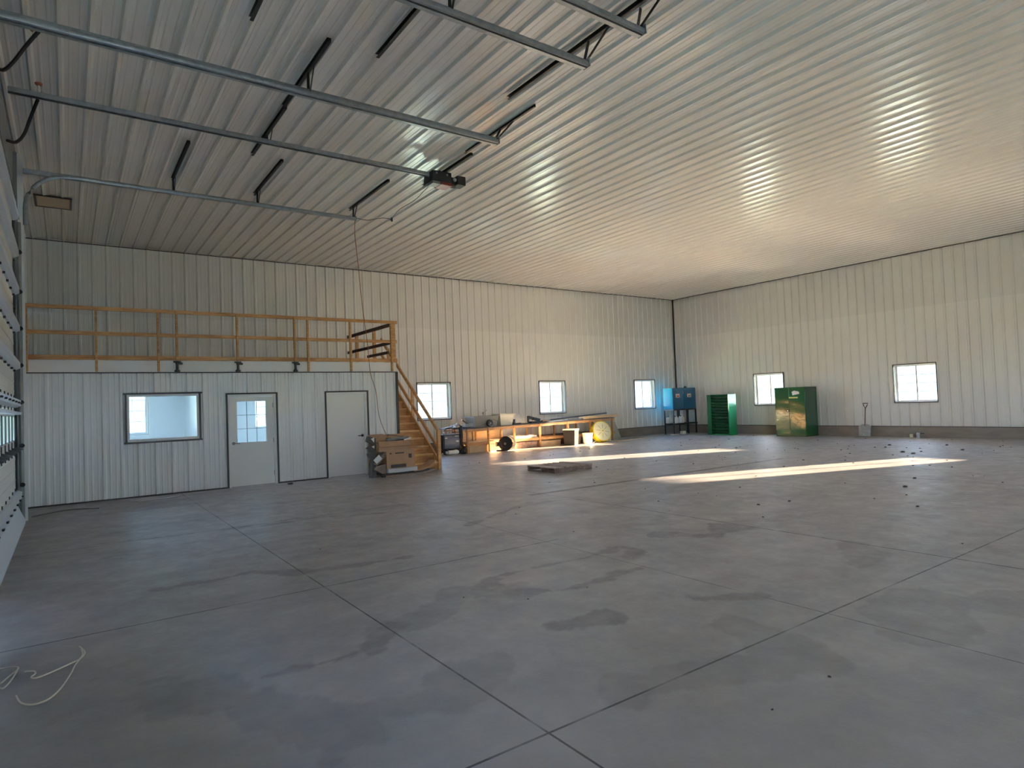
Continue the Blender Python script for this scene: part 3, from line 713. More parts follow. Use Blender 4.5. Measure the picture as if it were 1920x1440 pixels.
carton('cardboard_box', 'large printed cardboard box lying on plastic sheet beside the bottom stair', -16.9, -16.16, -5.40, -5.0, .19, .60, M['cardboard'],
       prints=[(-16.80,-16.40,.20,.28), (-16.33,-16.25,.41,.51), (-16.68,-16.45,.53,.56), (-16.82,-16.77,.53,.56)])
def text3d(name, body, loc, size, m, parent, rot=(math.pi/2,0,0), ext=.001, bold=0):
    cu = bpy.data.curves.new(name, 'FONT'); cu.body = body; cu.size = size; cu.extrude = ext; cu.offset = bold; cu.align_x = 'CENTER'; cu.align_y = 'CENTER'
    tmp = bpy.data.objects.new('tmp', cu); COL.objects.link(tmp)
    dg = bpy.context.evaluated_depsgraph_get(); me = bpy.data.meshes.new_from_object(tmp.evaluated_get(dg))
    COL.objects.unlink(tmp); bpy.data.objects.remove(tmp)
    me.materials.clear(); me.materials.append(m)
    o = bpy.data.objects.new(name, me); COL.objects.link(o); o.parent = parent; o.location = Vector(loc)-ORG[parent.name]; o.rotation_euler = rot
    ORG[o.name] = Vector(loc); return o
cb = bpy.data.objects['cardboard_box']
carton('open_carton', 'open cardboard box holding scrap on top of the printed box', -17.10, -16.32, -5.42, -5.0, .602, .84, M['cardboard'], opened=True)
bm = newbm(); box(bm, -17.12,-16.74,-4.88,-4.85,.0,1.0); box(bm, -17.12,-16.74,-4.89,-4.88,.88,.91)
tag(obj('cardboard_sheet', bm, M['cardboard'], origin=(-16.9,-5,.66)), 'upright tan cardboard panel behind the open box next to the plain door', 'cardboard')
t = thing('foam_corners', 'dark zigzag foam packing strip leaning between plain door and boxes', 'packing foam', (-17.12, -5.2, .4))
bm = newbm()
pl = [(-17.13,.0),(-17.25,.0),(-17.20,.40),(-17.30,.56),(-17.19,.62),(-17.32,.70),(-17.18,.78),(-17.32,.86),(-17.28,.98),(-17.12,.93)]
prism(bm, [(x,-5.30,z) for x, z in pl], (0,.16,0)); obj('foam_block', bm, M['foam'], t)
bm = newbm(); prism(bm, [(-17.24,-5.30,.92),(-17.16,-5.31,.95),(-17.17,-5.31,.83)], (0,-.012,0)); obj('torn_paper', bm, M['label'], t); bm = newbm(); prism(bm, [(-17.23,-5.30,.74),(-17.16,-5.31,.76),(-17.17,-5.31,.69)], (0,-.012,0)); obj('torn_paper', bm, M['label'], t)
bm = newbm(); prism(bm, [(-17.22,-5.36,.42),(-17.08,-5.36,.54),(-17.0,-5.36,.44),(-17.14,-5.36,.33)], (0,-.01,0))
tag(obj('paper_sheet', bm, M['label'], origin=(-17.1,-5.36,.4)), 'white paper sheet tilted at the left side of the box pile', 'paper')
bm = newbm(); prism(bm, [(-17.2,-5.35,.33),(-17.12,-5.35,.28),(-16.9,-5.35,.50),(-16.92,-5.35,.60)], (0,.3,0)); prism(bm, [(-17.2,-5.35,.2),(-16.92,-5.38,.04),(-16.91,-5.38,.3),(-17.15,-5.35,.27)], (0,.3,0))
tag(obj('folded_cardboard', bm, M['cardboard_dark'], origin=(-17.05,-5.3,.2)), 'folded dull brown cardboard slumped against the left of the printed box', 'cardboard')
# scrap on top
random.seed(11)
def scrap(name, label, cat, m, p0, p1, w, h): 
    bm = newbm(); beam(bm, p0, p1, w, h); return tag(obj(name, bm, m, origin=p0, bevel=.004), label, cat)
scrap('metal_offcut', 'grey metal offcut sticking out of the open box', 'scrap', M['galv_dull'], (-16.85,-5.3,.87), (-16.30,-5.34,.91), .09, .05)
scrap('black_bag', 'black plastic bag bundle lying in the open box', 'bag', M['blackrub'], (-16.80,-5.22,.86), (-16.40,-5.26,.84), .14, .10)
scrap('brown_board', 'dark brown board slanting on top of the box pile', 'board', M['cardboard_dark'], (-16.78,-5.25,.99), (-16.42,-5.28,.93), .12, .03)
scrap('silver_bracket', 'small silver bracket at the right rim of the open box', 'scrap', M['chrome'], (-16.45,-5.40,.85), (-16.25,-5.40,.90), .05, .03)
scrap('flat_carton', 'flattened cardboard strip poking out over the lower stairs', 'cardboard', M['cardboard'], (-16.29,-5.2,.614), (-15.93,-5.15,.63), .25, .02)
# ------------------------------------------------------------------ under the stairs clutter (seen between stringer and newel)
bm = newbm(); box(bm, -15.05,-14.35,-1.8,-1.3,.0,.42); tag(obj('tan_crate', bm, M['cardboard'], origin=(-14.7,-1.55,0)), 'tan box on the floor seen through the lower stair railing', 'box')
bm = newbm(); box(bm, -15.0,-14.3,-1.85,-1.25,.421,.47); tag(obj('pale_board', bm, M['plastic_white'], origin=(-14.7,-1.55,.42)), 'pale panel lying on the tan box behind the stair railing', 'panel')
bm = newbm(); lathe(bm, [(.001,0),(.06,0),(.06,.16),(.02,.2),(.02,.24),(.001,.24)], (-14.75,-1.5,.47), 'z', 14); tag(obj('dark_bottle', bm, M['black'], origin=(-14.75,-1.5,.47), smoothf=True), 'dark bottle on the box behind the stair railing', 'bottle')
bm = newbm(); lathe(bm, [(.001,0),(.1,0),(.11,.25),(.1,.28),(.001,.28)], (-14.1,-1.1,0), 'z', 16); tag(obj('small_bucket', bm, M['plastic_white'], origin=(-14.1,-1.1,0), smoothf=True), 'small white bucket on the floor behind the newel post', 'bucket')
# ------------------------------------------------------------------ welder / generator cart
cx0, cx1, cy0, cy1 = -12.95, -12.30, -1.05, -.6
t = thing('engine_cart', 'black framed cart with glossy navy side panel at left end of workbench', 'cart', ((cx0+cx1)/2, (cy0+cy1)/2, 0))
bm = newbm(); box(bm, cx0, cx1, cy0+.02, cy1, .17, .66); obj('cabinet', bm, M['black'], t, bevel=.015)
bm = newbm(); box(bm, cx0+.05, cx1-.03, cy0+.005, cy0+.02, .20, .64); sp = obj('side_panel', bm, M['navy'], t)
for r in ((-12.88,-12.80,.53,.57), (-12.46,-12.36,.40,.46), (-12.5,-12.35,.59,.61)):
    bm = newbm(); box(bm, r[0], r[1], cy0+.001, cy0+.005, r[2], r[3]); obj('sticker', bm, M['label'], sp)
bm = newbm(); box(bm, cx0, cx1, cy0-.01, cy1, .66, .685); obj('top_tray', bm, M['galv'], t)
bm = newbm(); tube(bm, [(cx0, cy0, .68),(cx0+.05,cy0,.80),(cx0+.12,cy0,.86),(cx1-.05,cy0,.87),(cx1-.02,cy0,.68)], .016, 8); tube(bm, [(cx0, cy1, .68),(cx0+.05,cy1,.80),(cx0+.12,cy1,.86),(cx1-.05,cy1,.87),(cx1-.02,cy1,.68)], .016, 8); tube(bm, [(cx0+.1,cy0,.855),(cx0+.1,cy1,.855)], .014, 8); tube(bm, [(cx1-.05,cy0,.86),(cx1-.05,cy1,.86)], .014, 8); obj('handle_frame', bm, M['black'], t, smoothf=True)
bm = newbm()
for x in (cx0+.12, cx1-.17): box(bm, x-.015, x+.015, cy0+.02, cy0+.05, .685, .80)
box(bm, cx0+.12, cx1-.17, cy0+.02, cy0+.05, .78, .81); obj('tool_bracket', bm, M['rust'], t)
for x, y in ((cx0+.08, cy0+.02), (cx1-.12, cy0-.02), (cx0+.08, cy1-.05), (cx1-.12, cy1-.05)):
    bm = newbm(); lathe(bm, [(.001,-.02),(.085,-.02),(.085,.02),(.001,.02)], (x, y, .086), 'y', 18); obj('wheel', bm, M['blackrub'], t, smoothf=True)
bm = newbm(); tube(bm, [(cx0+.05,cy0-.06,.075),(cx0+.09,cy0-.06,.08)], .05, 12); lathe(bm, [(.001,-.22),(.06,-.2),(.075,-.15),(.075,.14),(.05,.19),(.001,.2)], (cx0+.32,cy0-.08,.078), 'x', 16)
tag(obj('white_cylinder', bm, M['plastic_white'], origin=(cx0+.3,cy0-.08,0), smoothf=True), 'white cylinder lying on the floor under the navy cart', 'cylinder')
bm = newbm(); tube(bm, smooth([(cx1+.04,cy0,.94),(cx1+.05,cy0,.6),(cx1+.03,cy0-.02,.35),(cx1+.1,cy0-.03,.15),(cx1+.02,cy0-.05,.05),(cx1+.08,cy0-.1,.045)]), .045, 8); tube(bm, smooth([(cx1-.03,cy0-.03,.9),(cx1+.0,cy0-.03,.55),(cx1+.06,cy0-.05,.25),(cx1-.05,cy0-.08,.05),(cx1+.10,cy0-.16,.03)]), .03, 8)
tag(obj('black_hose_bundle', bm, M['blackrub'], origin=(cx1+.05,cy0,.0), smoothf=True), 'thick black hoses hanging down the right side of the navy cart', 'hose')
def bits(name, label, cat, m, specs, origin):
    bm = newbm()
    for p0, p1, w, h in specs: beam(bm, p0, p1, w, h)
    return tag(obj(name, bm, m, origin=origin, bevel=.004), label, cat)
bits('silver_tool', 'shiny silver clamp tools heaped on top of the navy cart', 'tool', M['chrome'], [((-12.62,-1.0,.93),(-12.38,-.95,1.0),.05,.03), ((-12.5,-.98,.88),(-12.36,-.98,1.02),.04,.03), ((-12.58,-.95,.98),(-12.44,-1.0,.90),.03,.03), ((-12.35,-1.0,.98),(-12.22,-.9,.95),.06,.03)], (-12.5,-1,.87))
bits('grey_plank', 'grey flat bar slanting across the cart handle', 'bar', M['galv'], [((-12.88,-1.0,.885),(-12.55,-.95,.93),.05,.02)], (-12.8,-1,.88))
# ------------------------------------------------------------------ workbench (long wooden frame along the back wall)
t = thing('workbench', 'long rough timber workbench with open frame along the back wall', 'workbench', (-8.4, -.75, 0))
BY0, BY1 = -1.15, -.32
def zt(x): return .80+(x+12.1)*.012
for a, b_ in ((-12.15, -9.2), (-9.2, -6.9), (-6.9, -5.2)):
    bm = newbm(); prism(bm, [(a,BY0-.03,zt(a)), (b_,BY0-.03,zt(b_)), (b_,BY1,zt(b_)), (a,BY1,zt(a))], (0,0,.03)); obj('bench_top', bm, M['benchtop'], t)
    wood('apron', t, M['pine_h'], (a, BY0, zt(a)-.045), (b_, BY0, zt(b_)-.045), .038, .085)
    wood('lower_rail', t, M['pine_h'], (a, BY0, .30), (b_, BY0, .30), .038, .09)
LX = [-12.1, -11.25, -10.15, -9.0, -7.68, -6.55, -5.35]
for i, x in enumerate(LX):
    for y in (BY0-.02, BY1-.04): wood('leg', t, M['pine'], (x, y, 0), (x, y, zt(x)-.002), .085, .04)
for x in (-11.6, -10.7, -9.6, -8.35, -7.1, -5.8): wood('brace', t, M['pine'], (x, BY1-.04, .3), (x, BY1-.04, zt(x)-.05), .06, .04)
for a, b_, m in ((-12.1,-11.28,'plywood'), (-11.0,-10.2,'plywood'), (-10.1,-9.05,'pine_pale'), (-8.95,-8.1,'pine_h'), (-7.6,-6.6,'benchtop'), (-6.5,-5.45,'benchtop')):
    bm = newbm(); box(bm, a, b_, BY0+.03, BY1-.03, .345, .365); obj('shelf', bm, M[m], t)
for p0, p1 in (((-6.0,-.6,.03),(-5.7,-.45,.86)), ((-5.5,-.5,.03),(-5.75,-.42,.86))): wood('diagonal_brace', t, M['oldwood'], p0, p1, .04, .08)
# wall boards behind the bench (in the sun)
bm = newbm()
for a, b_ in ((-12.2,-11.3),(-11.25,-10.1)): box(bm, a, b_, -.16, -.125, .12, .70)
_wb = tag(obj('wall_board', bm, M['pine_pale'], origin=(-11.2,-.14,.1)), 'pale boards standing against the back wall behind the left half of the workbench', 'board')
def crate(name, label, cat, m, x0, x1, y0, y1, z0, z1, th=.012, inner=None):
    t = thing(name, label, cat, ((x0+x1)/2, (y0+y1)/2, z0)); bm = newbm()
    box(bm, x0, x1, y0, y0+th, z0, z1); box(bm, x0, x1, y1-th, y1, z0, z1); box(bm, x0, x0+th, y0+th, y1-th, z0, z1); box(bm, x1-th, x1, y0+th, y1-th, z0, z1); box(bm, x0+th, x1-th, y0+th, y1-th, z0, z0+th)
    obj('box_body', bm, m, t)
    bm = newbm(); box(bm, x0-.008, x1+.008, y0-.008, y0, z1-.03, z1); box(bm, x0-.008, x0, y0, y1, z1-.03, z1); box(bm, x1, x1+.008, y0, y1, z1-.03, z1); obj('rim', bm, m, t)
    return t
crate('storage_box', 'low plywood box on the floor under the bench beside the navy cart', 'box', M['plywood'], -12.0, -11.3, BY0+.03, BY1-.1, .0, .235)
crate('storage_box', 'brown cardboard tray on the floor behind the round reel', 'box', M['cardboard'], -11.15, -10.25, BY0+.03, BY1-.1, .0, .25)
crate('storage_box', 'dark wooden crate on the floor under the bench left of the grey bin', 'box', M['oldwood'], -10.05, -9.1, BY0+.03, BY1-.1, .0, .22)
crate('storage_box', 'orange-brown timber box under the bench just left of the grey bin', 'box', M['plywood'], -8.9, -8.0, BY0+.03, BY1-.1, .0, .20)
crate('storage_box', 'dark crate under the bench between the white pail and grey bin', 'box', M['oldwood'], -7.6, -7.0, BY0+.03, BY1-.1, .0, .25)
bm = newbm(); random.seed(5)
prism(bm, [(-10.05,BY0+.05,.367),(-9.1,BY0+.05,.367),(-9.1,BY1-.1,.367),(-10.05,BY1-.1,.367)], (0,0,.07)); bmesh.ops.subdivide_edges(bm, edges=bm.edges[:], cuts=5, use_grid_fill=True)
for v in bm.verts:
    if v.co.z > .37: v.co.z += mn.noise((v.co.x*6, v.co.y*6, 1))*.05
tag(obj('white_sack', bm, M['plastic_white'], origin=(-9.5,-.8,.367), smoothf=True), 'crumpled white sack on the bench lower shelf in the sun', 'sack')
# things on the bench
tote = thing('grey_tote', 'large smoky grey plastic tote on the workbench left half', 'tote', (-11.2, -.75, .82))
bm = newbm()
def taper(bm, x0, x1, y0, y1, z0, z1, ins, th=.01):
    o1 = [(x0+ins,y0+ins,z0),(x1-ins,y0+ins,z0),(x1-ins,y1-ins,z0),(x0+ins,y1-ins,z0)]; o2 = [(x0,y0,z1),(x1,y0,z1),(x1,y1,z1),(x0,y1,z1)]
    i1 = [(a+(th if a < (x0+x1)/2 else -th), b+(th if b < (y0+y1)/2 else -th), z+th) for a, b, z in o1]; i2 = [(a+(th if a < (x0+x1)/2 else -th), b+(th if b < (y0+y1)/2 else -th), z) for a, b, z in o2]
    A, B, C_, D = [[bm.verts.new(p) for p in q] for q in (o1, o2, i1, i2)]
    bm.faces.new(A); bm.faces.new(C_)
    for k in range(4):
        l = (k+1)%4; bm.faces.new((A[k],A[l],B[l],B[k])); bm.faces.new((C_[k],C_[l],D[l],D[k])); bm.faces.new((B[k],B[l],D[l],D[k]))
taper(bm, -11.75, -10.75, -1.1, -.45, zt(-10.7)+.031, 1.22, .06); obj('tub', bm, M['tote'], tote)
bm = newbm(); box(bm, -11.78,-10.72,-1.13,-1.1,1.19,1.22); box(bm, -11.78,-10.72,-.45,-.42,1.19,1.22); box(bm, -11.78,-11.75,-1.1,-.45,1.19,1.22); box(bm, -10.75,-10.72,-1.1,-.45,1.19,1.22); obj('rim', bm, M['tote'], tote)
t = thing('white_tote', 'tapered cream plastic tub on the workbench right of the grey tote', 'tub', (-10.45,-.85,.85))
bm = newbm(); taper(bm, -10.70,-10.08,-1.12,-.6,zt(-10.0)+.031,1.27,.07); obj('tub', bm, M['plastic_cream'], t)
bm = newbm(); box(bm,-10.715,-10.05,-1.15,-1.12,1.22,1.27); box(bm,-10.715,-10.70,-1.12,-.6,1.22,1.27); box(bm,-10.08,-10.05,-1.12,-.6,1.22,1.27); obj('rim', bm, M['plastic_cream'], t)
bm = newbm(); z = zt(-11)+.031
lathe(bm, [(.03,-.04),(.10,-.04),(.12,-.02),(.12,.05),(.10,.07),(.03,.07)], (-11.15,-1.14,z+.125), 'y', 20); t = thing('spare_wheel', 'small black wheel with grey hub leaning on the grey tote', 'wheel', (-11.15,-1.14,z))
obj('tyre', bm, M['blackrub'], t, smoothf=True); bm = newbm(); lathe(bm, [(.001,-.05),(.03,-.05),(.034,.0),(.001,.0)], (-11.15,-1.14,z+.125), 'y', 14); obj('hub', bm, M['galv'], t, smoothf=True)
t = thing('black_fender', 'black curved plastic cover on the bench in front of the grey tote', 'cover', (-11.3,-1.12,z))
bm = newbm(); pts = [(-11.75,z+.01),(-11.55,z+.04),(-11.35,z+.12),(-11.22,z+.22),(-11.0,z+.26),(-10.85,z+.2),(-10.8,z+.02)]
prism(bm, [(x,-1.15,q) for x, q in pts]+[(x,-1.15,q-.012) for x, q in pts[::-1]], (0,-.02,0)); obj('shell', bm, M['plastic_grey'], t)
bits('dark_tool', 'black scissor jack style tool standing between cart and grey tote', 'tool', M['black'], [((-12.15,-.9,.862),(-11.85,-.9,.87),.2,.05), ((-12.12,-.9,1.12),(-11.86,-.9,.95),.05,.04), ((-11.95,-.9,.88),(-11.88,-.9,1.0),.05,.05)], (-12,-.9,.83))
bits('grey_motor', 'grey pump motor lying on the bench between cart and tote', 'tool', M['galv_dull'], [((-12.1,-1.0,.93),(-11.78,-1.0,.94),.14,.10)], (-12,-1,.9))
bits('wire_basket', 'pale tangled brackets on the cart side of the bench end', 'scrap', M['plastic_white'], [((-12.2,-.7,1.05),(-12.0,-.7,1.10),.06,.02)], (-12.1,-.7,1.05)) if False else None
bits('green_plant_tie', 'small pale fittings sticking up behind the cream tub', 'fitting', M['greensheet'], [((-11.0,-.5,1.22),(-10.95,-.5,1.36),.03,.03), ((-10.95,-.5,1.34),(-10.85,-.5,1.42),.02,.03), ((-11.02,-.5,1.3),(-10.98,-.5,1.34),.07,.04)], (-10.95,-.5,1.2))
bits('black_battery', 'small upright black tool right of the cream tub', 'tool', M['black'], [((-9.93,-.85,zt(-9.9)+.04),(-9.93,-.85,1.05),.09,.07), ((-10.05,-.8,zt(-10)+.055),(-9.6,-.8,zt(-9.6)+.055),.1,.04)], (-9.93,-.85,.85))
bits('black_saw', 'black power saw on the bench between tub and dark angle irons', 'saw', M['black'], [((-9.25,-.9,zt(-9.2)+.07),(-8.55,-.9,zt(-8.6)+.065),.22,.06), ((-9.32,-.9,.9),(-9.32,-.9,1.14),.05,.06), ((-9.3,-.9,1.10),(-8.95,-.9,1.0),.05,.10), ((-9.1,-.9,1.04),(-8.8,-.9,.97),.12,.1)], (-9,-.9,.85))
scrap('wood_offcut', 'short brown wood block beside the black saw', 'wood block', M['pine_h'], (-8.75,-1.0,.935), (-8.4,-1.0,.945), .12, .05)
scrap('angle_iron', 'long dark angle iron lying at the back of the right bench half', 'angle iron', M['black'], (-8.35,-.6,.93), (-5.1,-.6,1.08), .07, .05)
scrap('white_board', 'long white flat panel lying along the middle of the bench', 'panel', M['plastic_white'], (-8.3,-.95,.90), (-6.95,-.95,.918), .35, .02)
scrap('grey_flat_bar', 'grey metal strip lying on the bench before the pale plank', 'bar', M['galv'], (-7.6,-1.12,.93), (-6.75,-1.12,.945), .05, .03)
scrap('pale_plank', 'pale thick plank overhanging the right end of the bench', 'plank', M['pine_pale'], (-6.85,-1.05,.955), (-4.98,-1.05,.985), .3, .085)
scrap('thin_lath', 'pale thin strip at the bench edge below the white panel', 'strip', M['label'], (-8.6,-1.16,.89), (-7.9,-1.16,.90), .04, .012)
# leaning sheet at the right end
bm = newbm(); prism(bm, [(-5.35,-.29,.0),(-4.0,-.29,.0),(-4.28,-.13,.93),(-5.35,-.13,.93)], (0,.008,.002)); tag(obj('leaning_sheet', bm, M['greensheet'], origin=(-4.8,-.3,0)), 'grey-green metal sheet leaning on the wall at the bench right end', 'metal sheet')
scrap('floor_lath', 'thin pale lath lying on the floor right of the yellow fan', 'strip', M['pine_pale'], (-5.9,-1.75,.012), (-3.9,-1.55,.012), .08, .02)
# floor items before the bench
t = thing('hose_reel', 'round dark reel with pale hose arc standing on floor before the bench', 'reel', (-10.75,-1.45,0))
cR = Vector((-10.78,-1.5,.25))
def wheelx(bm, c, prof, n, seg=24):
    """lathe about the horizontal axis n"""
    b2 = newbm(); lathe(b2, prof, (0,0,0), 'x', seg); q = Vector((1,0,0)).rotation_difference(Vector(n).normalized())
    m = Matrix.Translation(c) @ q.to_matrix().to_4x4(); bmesh.ops.transform(b2, matrix=m, verts=b2.verts[:])
    me = bpy.data.meshes.new('tmp'); b2.to_mesh(me); b2.free(); bm.from_mesh(me); bpy.data.meshes.remove(me)
nR = (-.75,-.65,.0)
bm = newbm(); wheelx(bm, cR, [(.05,-.05),(.24,-.05),(.25,-.03),(.25,.0),(.23,.02),(.14,.02),(.12,.05),(.05,.05)], nR); obj('reel_disc', bm, M['blackrub'], t, smoothf=True)
bm = newbm(); wheelx(bm, cR+Vector(nR).normalized()*.03, [(.001,.03),(.045,.03),(.045,-.09),(.001,-.09)], nR, 14); obj('hub', bm, M['galv'], t, smoothf=True)
s_ = Vector((.65,-.75,0)).normalized()
bm = newbm(); tube(bm, [cR - Vector(nR).normalized()*.14 + s_*(.30*math.cos(a)) + Vector((0,0,1))*(.25*math.sin(a)) for a in [math.radians(x) for x in range(-70, 75, 8)]], .03, 8); obj('pale_hose', bm, M['plastic_white'], t, smoothf=True)
bm = newbm(); box(bm, -11.12,-10.98,-1.5,-1.4,.18,.32); box(bm, -11.1,-10.5,-1.44,-1.40,.0,.05); obj('bracket', bm, M['black'], t)
t = thing('waste_bin', 'tall dark grey square bin with a white lid, set cornerwise before the bench', 'bin', (-7.85,-1.55,0))
def cornerbox(bm, c, ha, hb, z0, z1, ins=0, ang=-.62):
    lo = []; hi = []
    for sa, sb in ((-1,-1),(1,-1),(1,1),(-1,1)):
        for l, k in ((lo, ins), (hi, 0)):
            a, b_ = sa*(ha-k), sb*(hb-k); l.append(bm.verts.new((c[0]+a*math.cos(ang)-b_*math.sin(ang), c[1]+a*math.sin(ang)+b_*math.cos(ang), z0 if l is lo else z1)))
    bm.faces.new(lo[::-1]); bm.faces.new(hi)
    for i in range(4): bm.faces.new((lo[i], lo[(i+1)%4], hi[(i+1)%4], hi[i]))
bm = newbm(); cornerbox(bm, (-7.85,-1.55), .21, .23, 0, .555, .03, .48); obj('bin_body', bm, M['bin_dark'], t)
bm = newbm(); cornerbox(bm, (-7.85,-1.55), .23, .25, .556, .60, 0, .48); obj('lid', bm, M['plastic_white'], t, bevel=.012)
t = thing('white_pail', 'small cream pail on the floor left of the yellow fan', 'pail', (-6.93,-1.5,0))
bm = newbm(); lathe(bm, [(.001,0),(.165,0),(.20,.37),(.215,.37),(.215,.40),(.19,.40),(.155,.02),(.001,.02)], (-7.03,-1.55,0), 'z', 24); obj('pail_body', bm, M['plastic_cream'], t, smoothf=True)
bm = newbm(); tube(bm, [(-7.03+.215*math.cos(a), -1.55-.215*math.sin(a)*.7, .36-.12*math.sin(a)) for a in [math.pi*k/12 for k in range(13)]], .004, 6); obj('bail', bm, M['chrome'], t)
t = thing('drum_fan', 'round yellow drum fan with pale grille on the floor near bench right end', 'fan', (-6.15,-1.5,0))
cF = Vector((-6.38,-1.66,.43)); nF = Vector((-.16,-.84,.32)).normalized()
bm = newbm(); wheelx(bm, cF, [(.37,-.22),(.395,-.22),(.41,-.2),(.40,-.0),(.41,.02),(.37,.02),(.38,-.01),(.375,-.2)], nF, 32); obj('drum', bm, M['yellow'], t, smoothf=True)
bm = newbm(); wheelx(bm, cF+nF*.022, [(.001,.03),(.08,.028),(.2,.022),(.3,.012),(.375,0),(.375,-.004),(.001,.02)], nF, 32); gr = obj('grille', bm, M['grille'], t, smoothf=True)
bm = newbm(); sd = nF.cross(Vector((0,0,1))).normalized(); ud = sd.cross(nF).normalized()
for k in range(8):
    a = math.pi/4*k+.2; d = sd*math.cos(a)+ud*math.sin(a); beam(bm, cF+nF*.048+d*.09, cF+nF*.038+d*.27, .01, .008, nF)
obj('spoke', bm, M['plastic_grey'], gr)
bm = newbm(); wheelx(bm, cF+nF*.03, [(.001,.05),(.03,.05),(.03,0),(.001,0)], nF, 14); obj('hub', bm, M['yellow'], t)
bm = newbm()
for s in (-1, 1):
    e = cF+sd*s*.43-nF*.1; tube(bm, [e, (e.x, e.y, .05), (e.x+nF.x*.18, e.y+nF.y*.18, .025)], .018, 8); tube(bm, [(e.x, e.y, .05), (e.x-nF.x*.2, e.y-nF.y*.2, .025)], .018, 8)
e0, e1 = cF-sd*.43-nF*.1, cF+sd*.43-nF*.1; tube(bm, [(e0.x,e0.y,.04),(e1.x,e1.y,.04)], .018, 8); obj('stand', bm, M['plastic_white'], t, smoothf=True)
# ------------------------------------------------------------------ pallet
t = thing('pallet', 'weathered brown wooden pallet lying alone on the open floor', 'pallet', (-13.5,-7.75,0))
F_, R_, L_ = Vector((-14.02,-8.15,0)), Vector((-12.86,-8.10,0)), Vector((-14.18,-7.30,0))
ex = (R_-F_).normalized(); ey = Vector((-ex.y, ex.x, 0)); LX_, LY_ = 1.17, 1.0
def pw(name, a0, a1, b0, b1, z0, z1, mt='oldwood'):
    bm = newbm(); P = [F_+ex*a0+ey*b0, F_+ex*a1+ey*b0, F_+ex*a1+ey*b1, F_+ex*a0+ey*b1]
    prism(bm, [(p.x,p.y,z0) for p in P], (0,0,z1-z0)); obj(name, bm, M[mt], t)
for b0, b1 in ((0,.04), (.48,.52), (.96,1.0)): pw('stringer', 0, LX_, b0, b1, .018, .105)
for k, w in enumerate((.26,.10,.10,.10,.10,.14)):
    a = [0,.33,.49,.65,.81,1.03][k]; pw('deck_board', a, a+w, -.01, LY_+.01, .105, .125, 'deckwood_lit')
for a in (0,.52,1.05): pw('bottom_board', a, a+.12, 0, LY_, 0, .018)
# ------------------------------------------------------------------ blue cabinet on its stand, jugs
BX0, BX1, BYA, BYB = -1.63, -.10, -1.15, -.62
t = thing('cabinet_stand', 'black steel stand with a low shelf under the blue cabinet', 'stand', ((BX0+BX1)/2, -.9, 0))
for x in (BX0+.02, BX0+.98, BX1-.02):
    for y in (BYA+.02, BYB-.02):
        bm = newbm(); box(bm, x-.022, x+.022, y-.022, y+.022, 0, 1.04); obj('leg', bm, M['black'], t)
bm = newbm(); box(bm, BX0, BX1, BYA, BYB, 1.04, 1.10); obj('top_frame', bm, M['black'], t)
bm = newbm(); box(bm, BX0, BX1+.02, BYA-.03, BYB, .42, .48); obj('shelf', bm, M['black'], t)
t = thing('blue_cabinet', 'blue two-door steel cabinet on a black stand in the room corner', 'cabinet', ((BX0+BX1)/2, -.9, 1.10))
bm = newbm(); box(bm, BX0, BX1, BYA+.02, BYB, 1.102, 2.02); obj('cabinet_body', bm, M['blue_lit'], t, bevel=.008)
xm = BX0+.03+ (BX1-BX0-.06)*.47
for a, b_ in ((BX0+.005, xm-.005), (xm+.005, BX1-.005)):
    bm = newbm(); box(bm, a, b_, BYA, BYA+.02, 1.11, 2.015); d = obj('door', bm, M['blue'], t, bevel=.006)
    c = (a+b_)/2 - .04; bm = newbm(); box(bm, c-.13, c+.13, BYA-.004, BYA, 1.60, 1.76); lb = obj('sticker', bm, M['label'], d)
    bm = newbm(); box(bm, c-.07, c+.09, BYA-.006, BYA-.004, 1.62, 1.70); obj('printing', bm, M['rust'] if a < -1 else M['galv_dull'], lb)
bm = newbm(); box(bm, xm-.05, xm-.03, BYA-.02, BYA, 1.75, 1.9); obj('handle', bm, M['chrome'], t)
bm = newbm(); lathe(bm, [(.001,0),(.05,0),(.05,.05),(.02,.08),(.001,.08)], (-.55,-.95,2.02), 'z', 12); tag(obj('black_cup', bm, M['black'], origin=(-.55,-.95,2.02), smoothf=True), 'small black cup shaped object on top of the blue cabinet', 'cup')
def jug(x, y, z, label):
    t = thing('white_jug', label, 'jug', (x, y, z), 'white jugs on the stand shelf')
    bm = newbm(); prism(bm, [(x-.11,y-.08,z),(x+.11,y-.08,z),(x+.11,y-.08,z+.20),(x+.07,y-.08,z+.27),(x-.03,y-.08,z+.30),(x-.09,y-.08,z+.25),(x-.11,y-.08,z+.20)], (0,.16,0)); obj('jug_body', bm, M['plastic_white'], t, bevel=.015)
    bm = newbm(); lathe(bm, [(.001,.28),(.025,.28),(.025,.33),(.001,.33)], (x-.03,y,z), 'z', 12); obj('cap', bm, M['black'], t)
    bm = newbm(); tube(bm, smooth([(x+.08,y,z+.24),(x+.09,y,z+.34),(x+.02,y,z+.38),(x-.0,y,z+.29)],3), .012, 6); obj('handle', bm, M['plastic_white'], t)
jug(-1.36, -1.02, .48, 'white plastic jug on the stand shelf, left of the front pair')
jug(-.98, -1.02, .48, 'white plastic jug on the stand shelf, right of the front pair')
jug(-1.50, -.78, .48, 'white jug at the left end of the stand shelf behind the leg')
bm = newbm(); box(bm, -1.95,-1.6,-1.4,-1.2,0,.035); tag(obj('white_tray', bm, M['plastic_white'], origin=(-1.8,-1.3,0), bevel=.01), 'flat white tray on the floor at the foot of the black stand', 'tray')
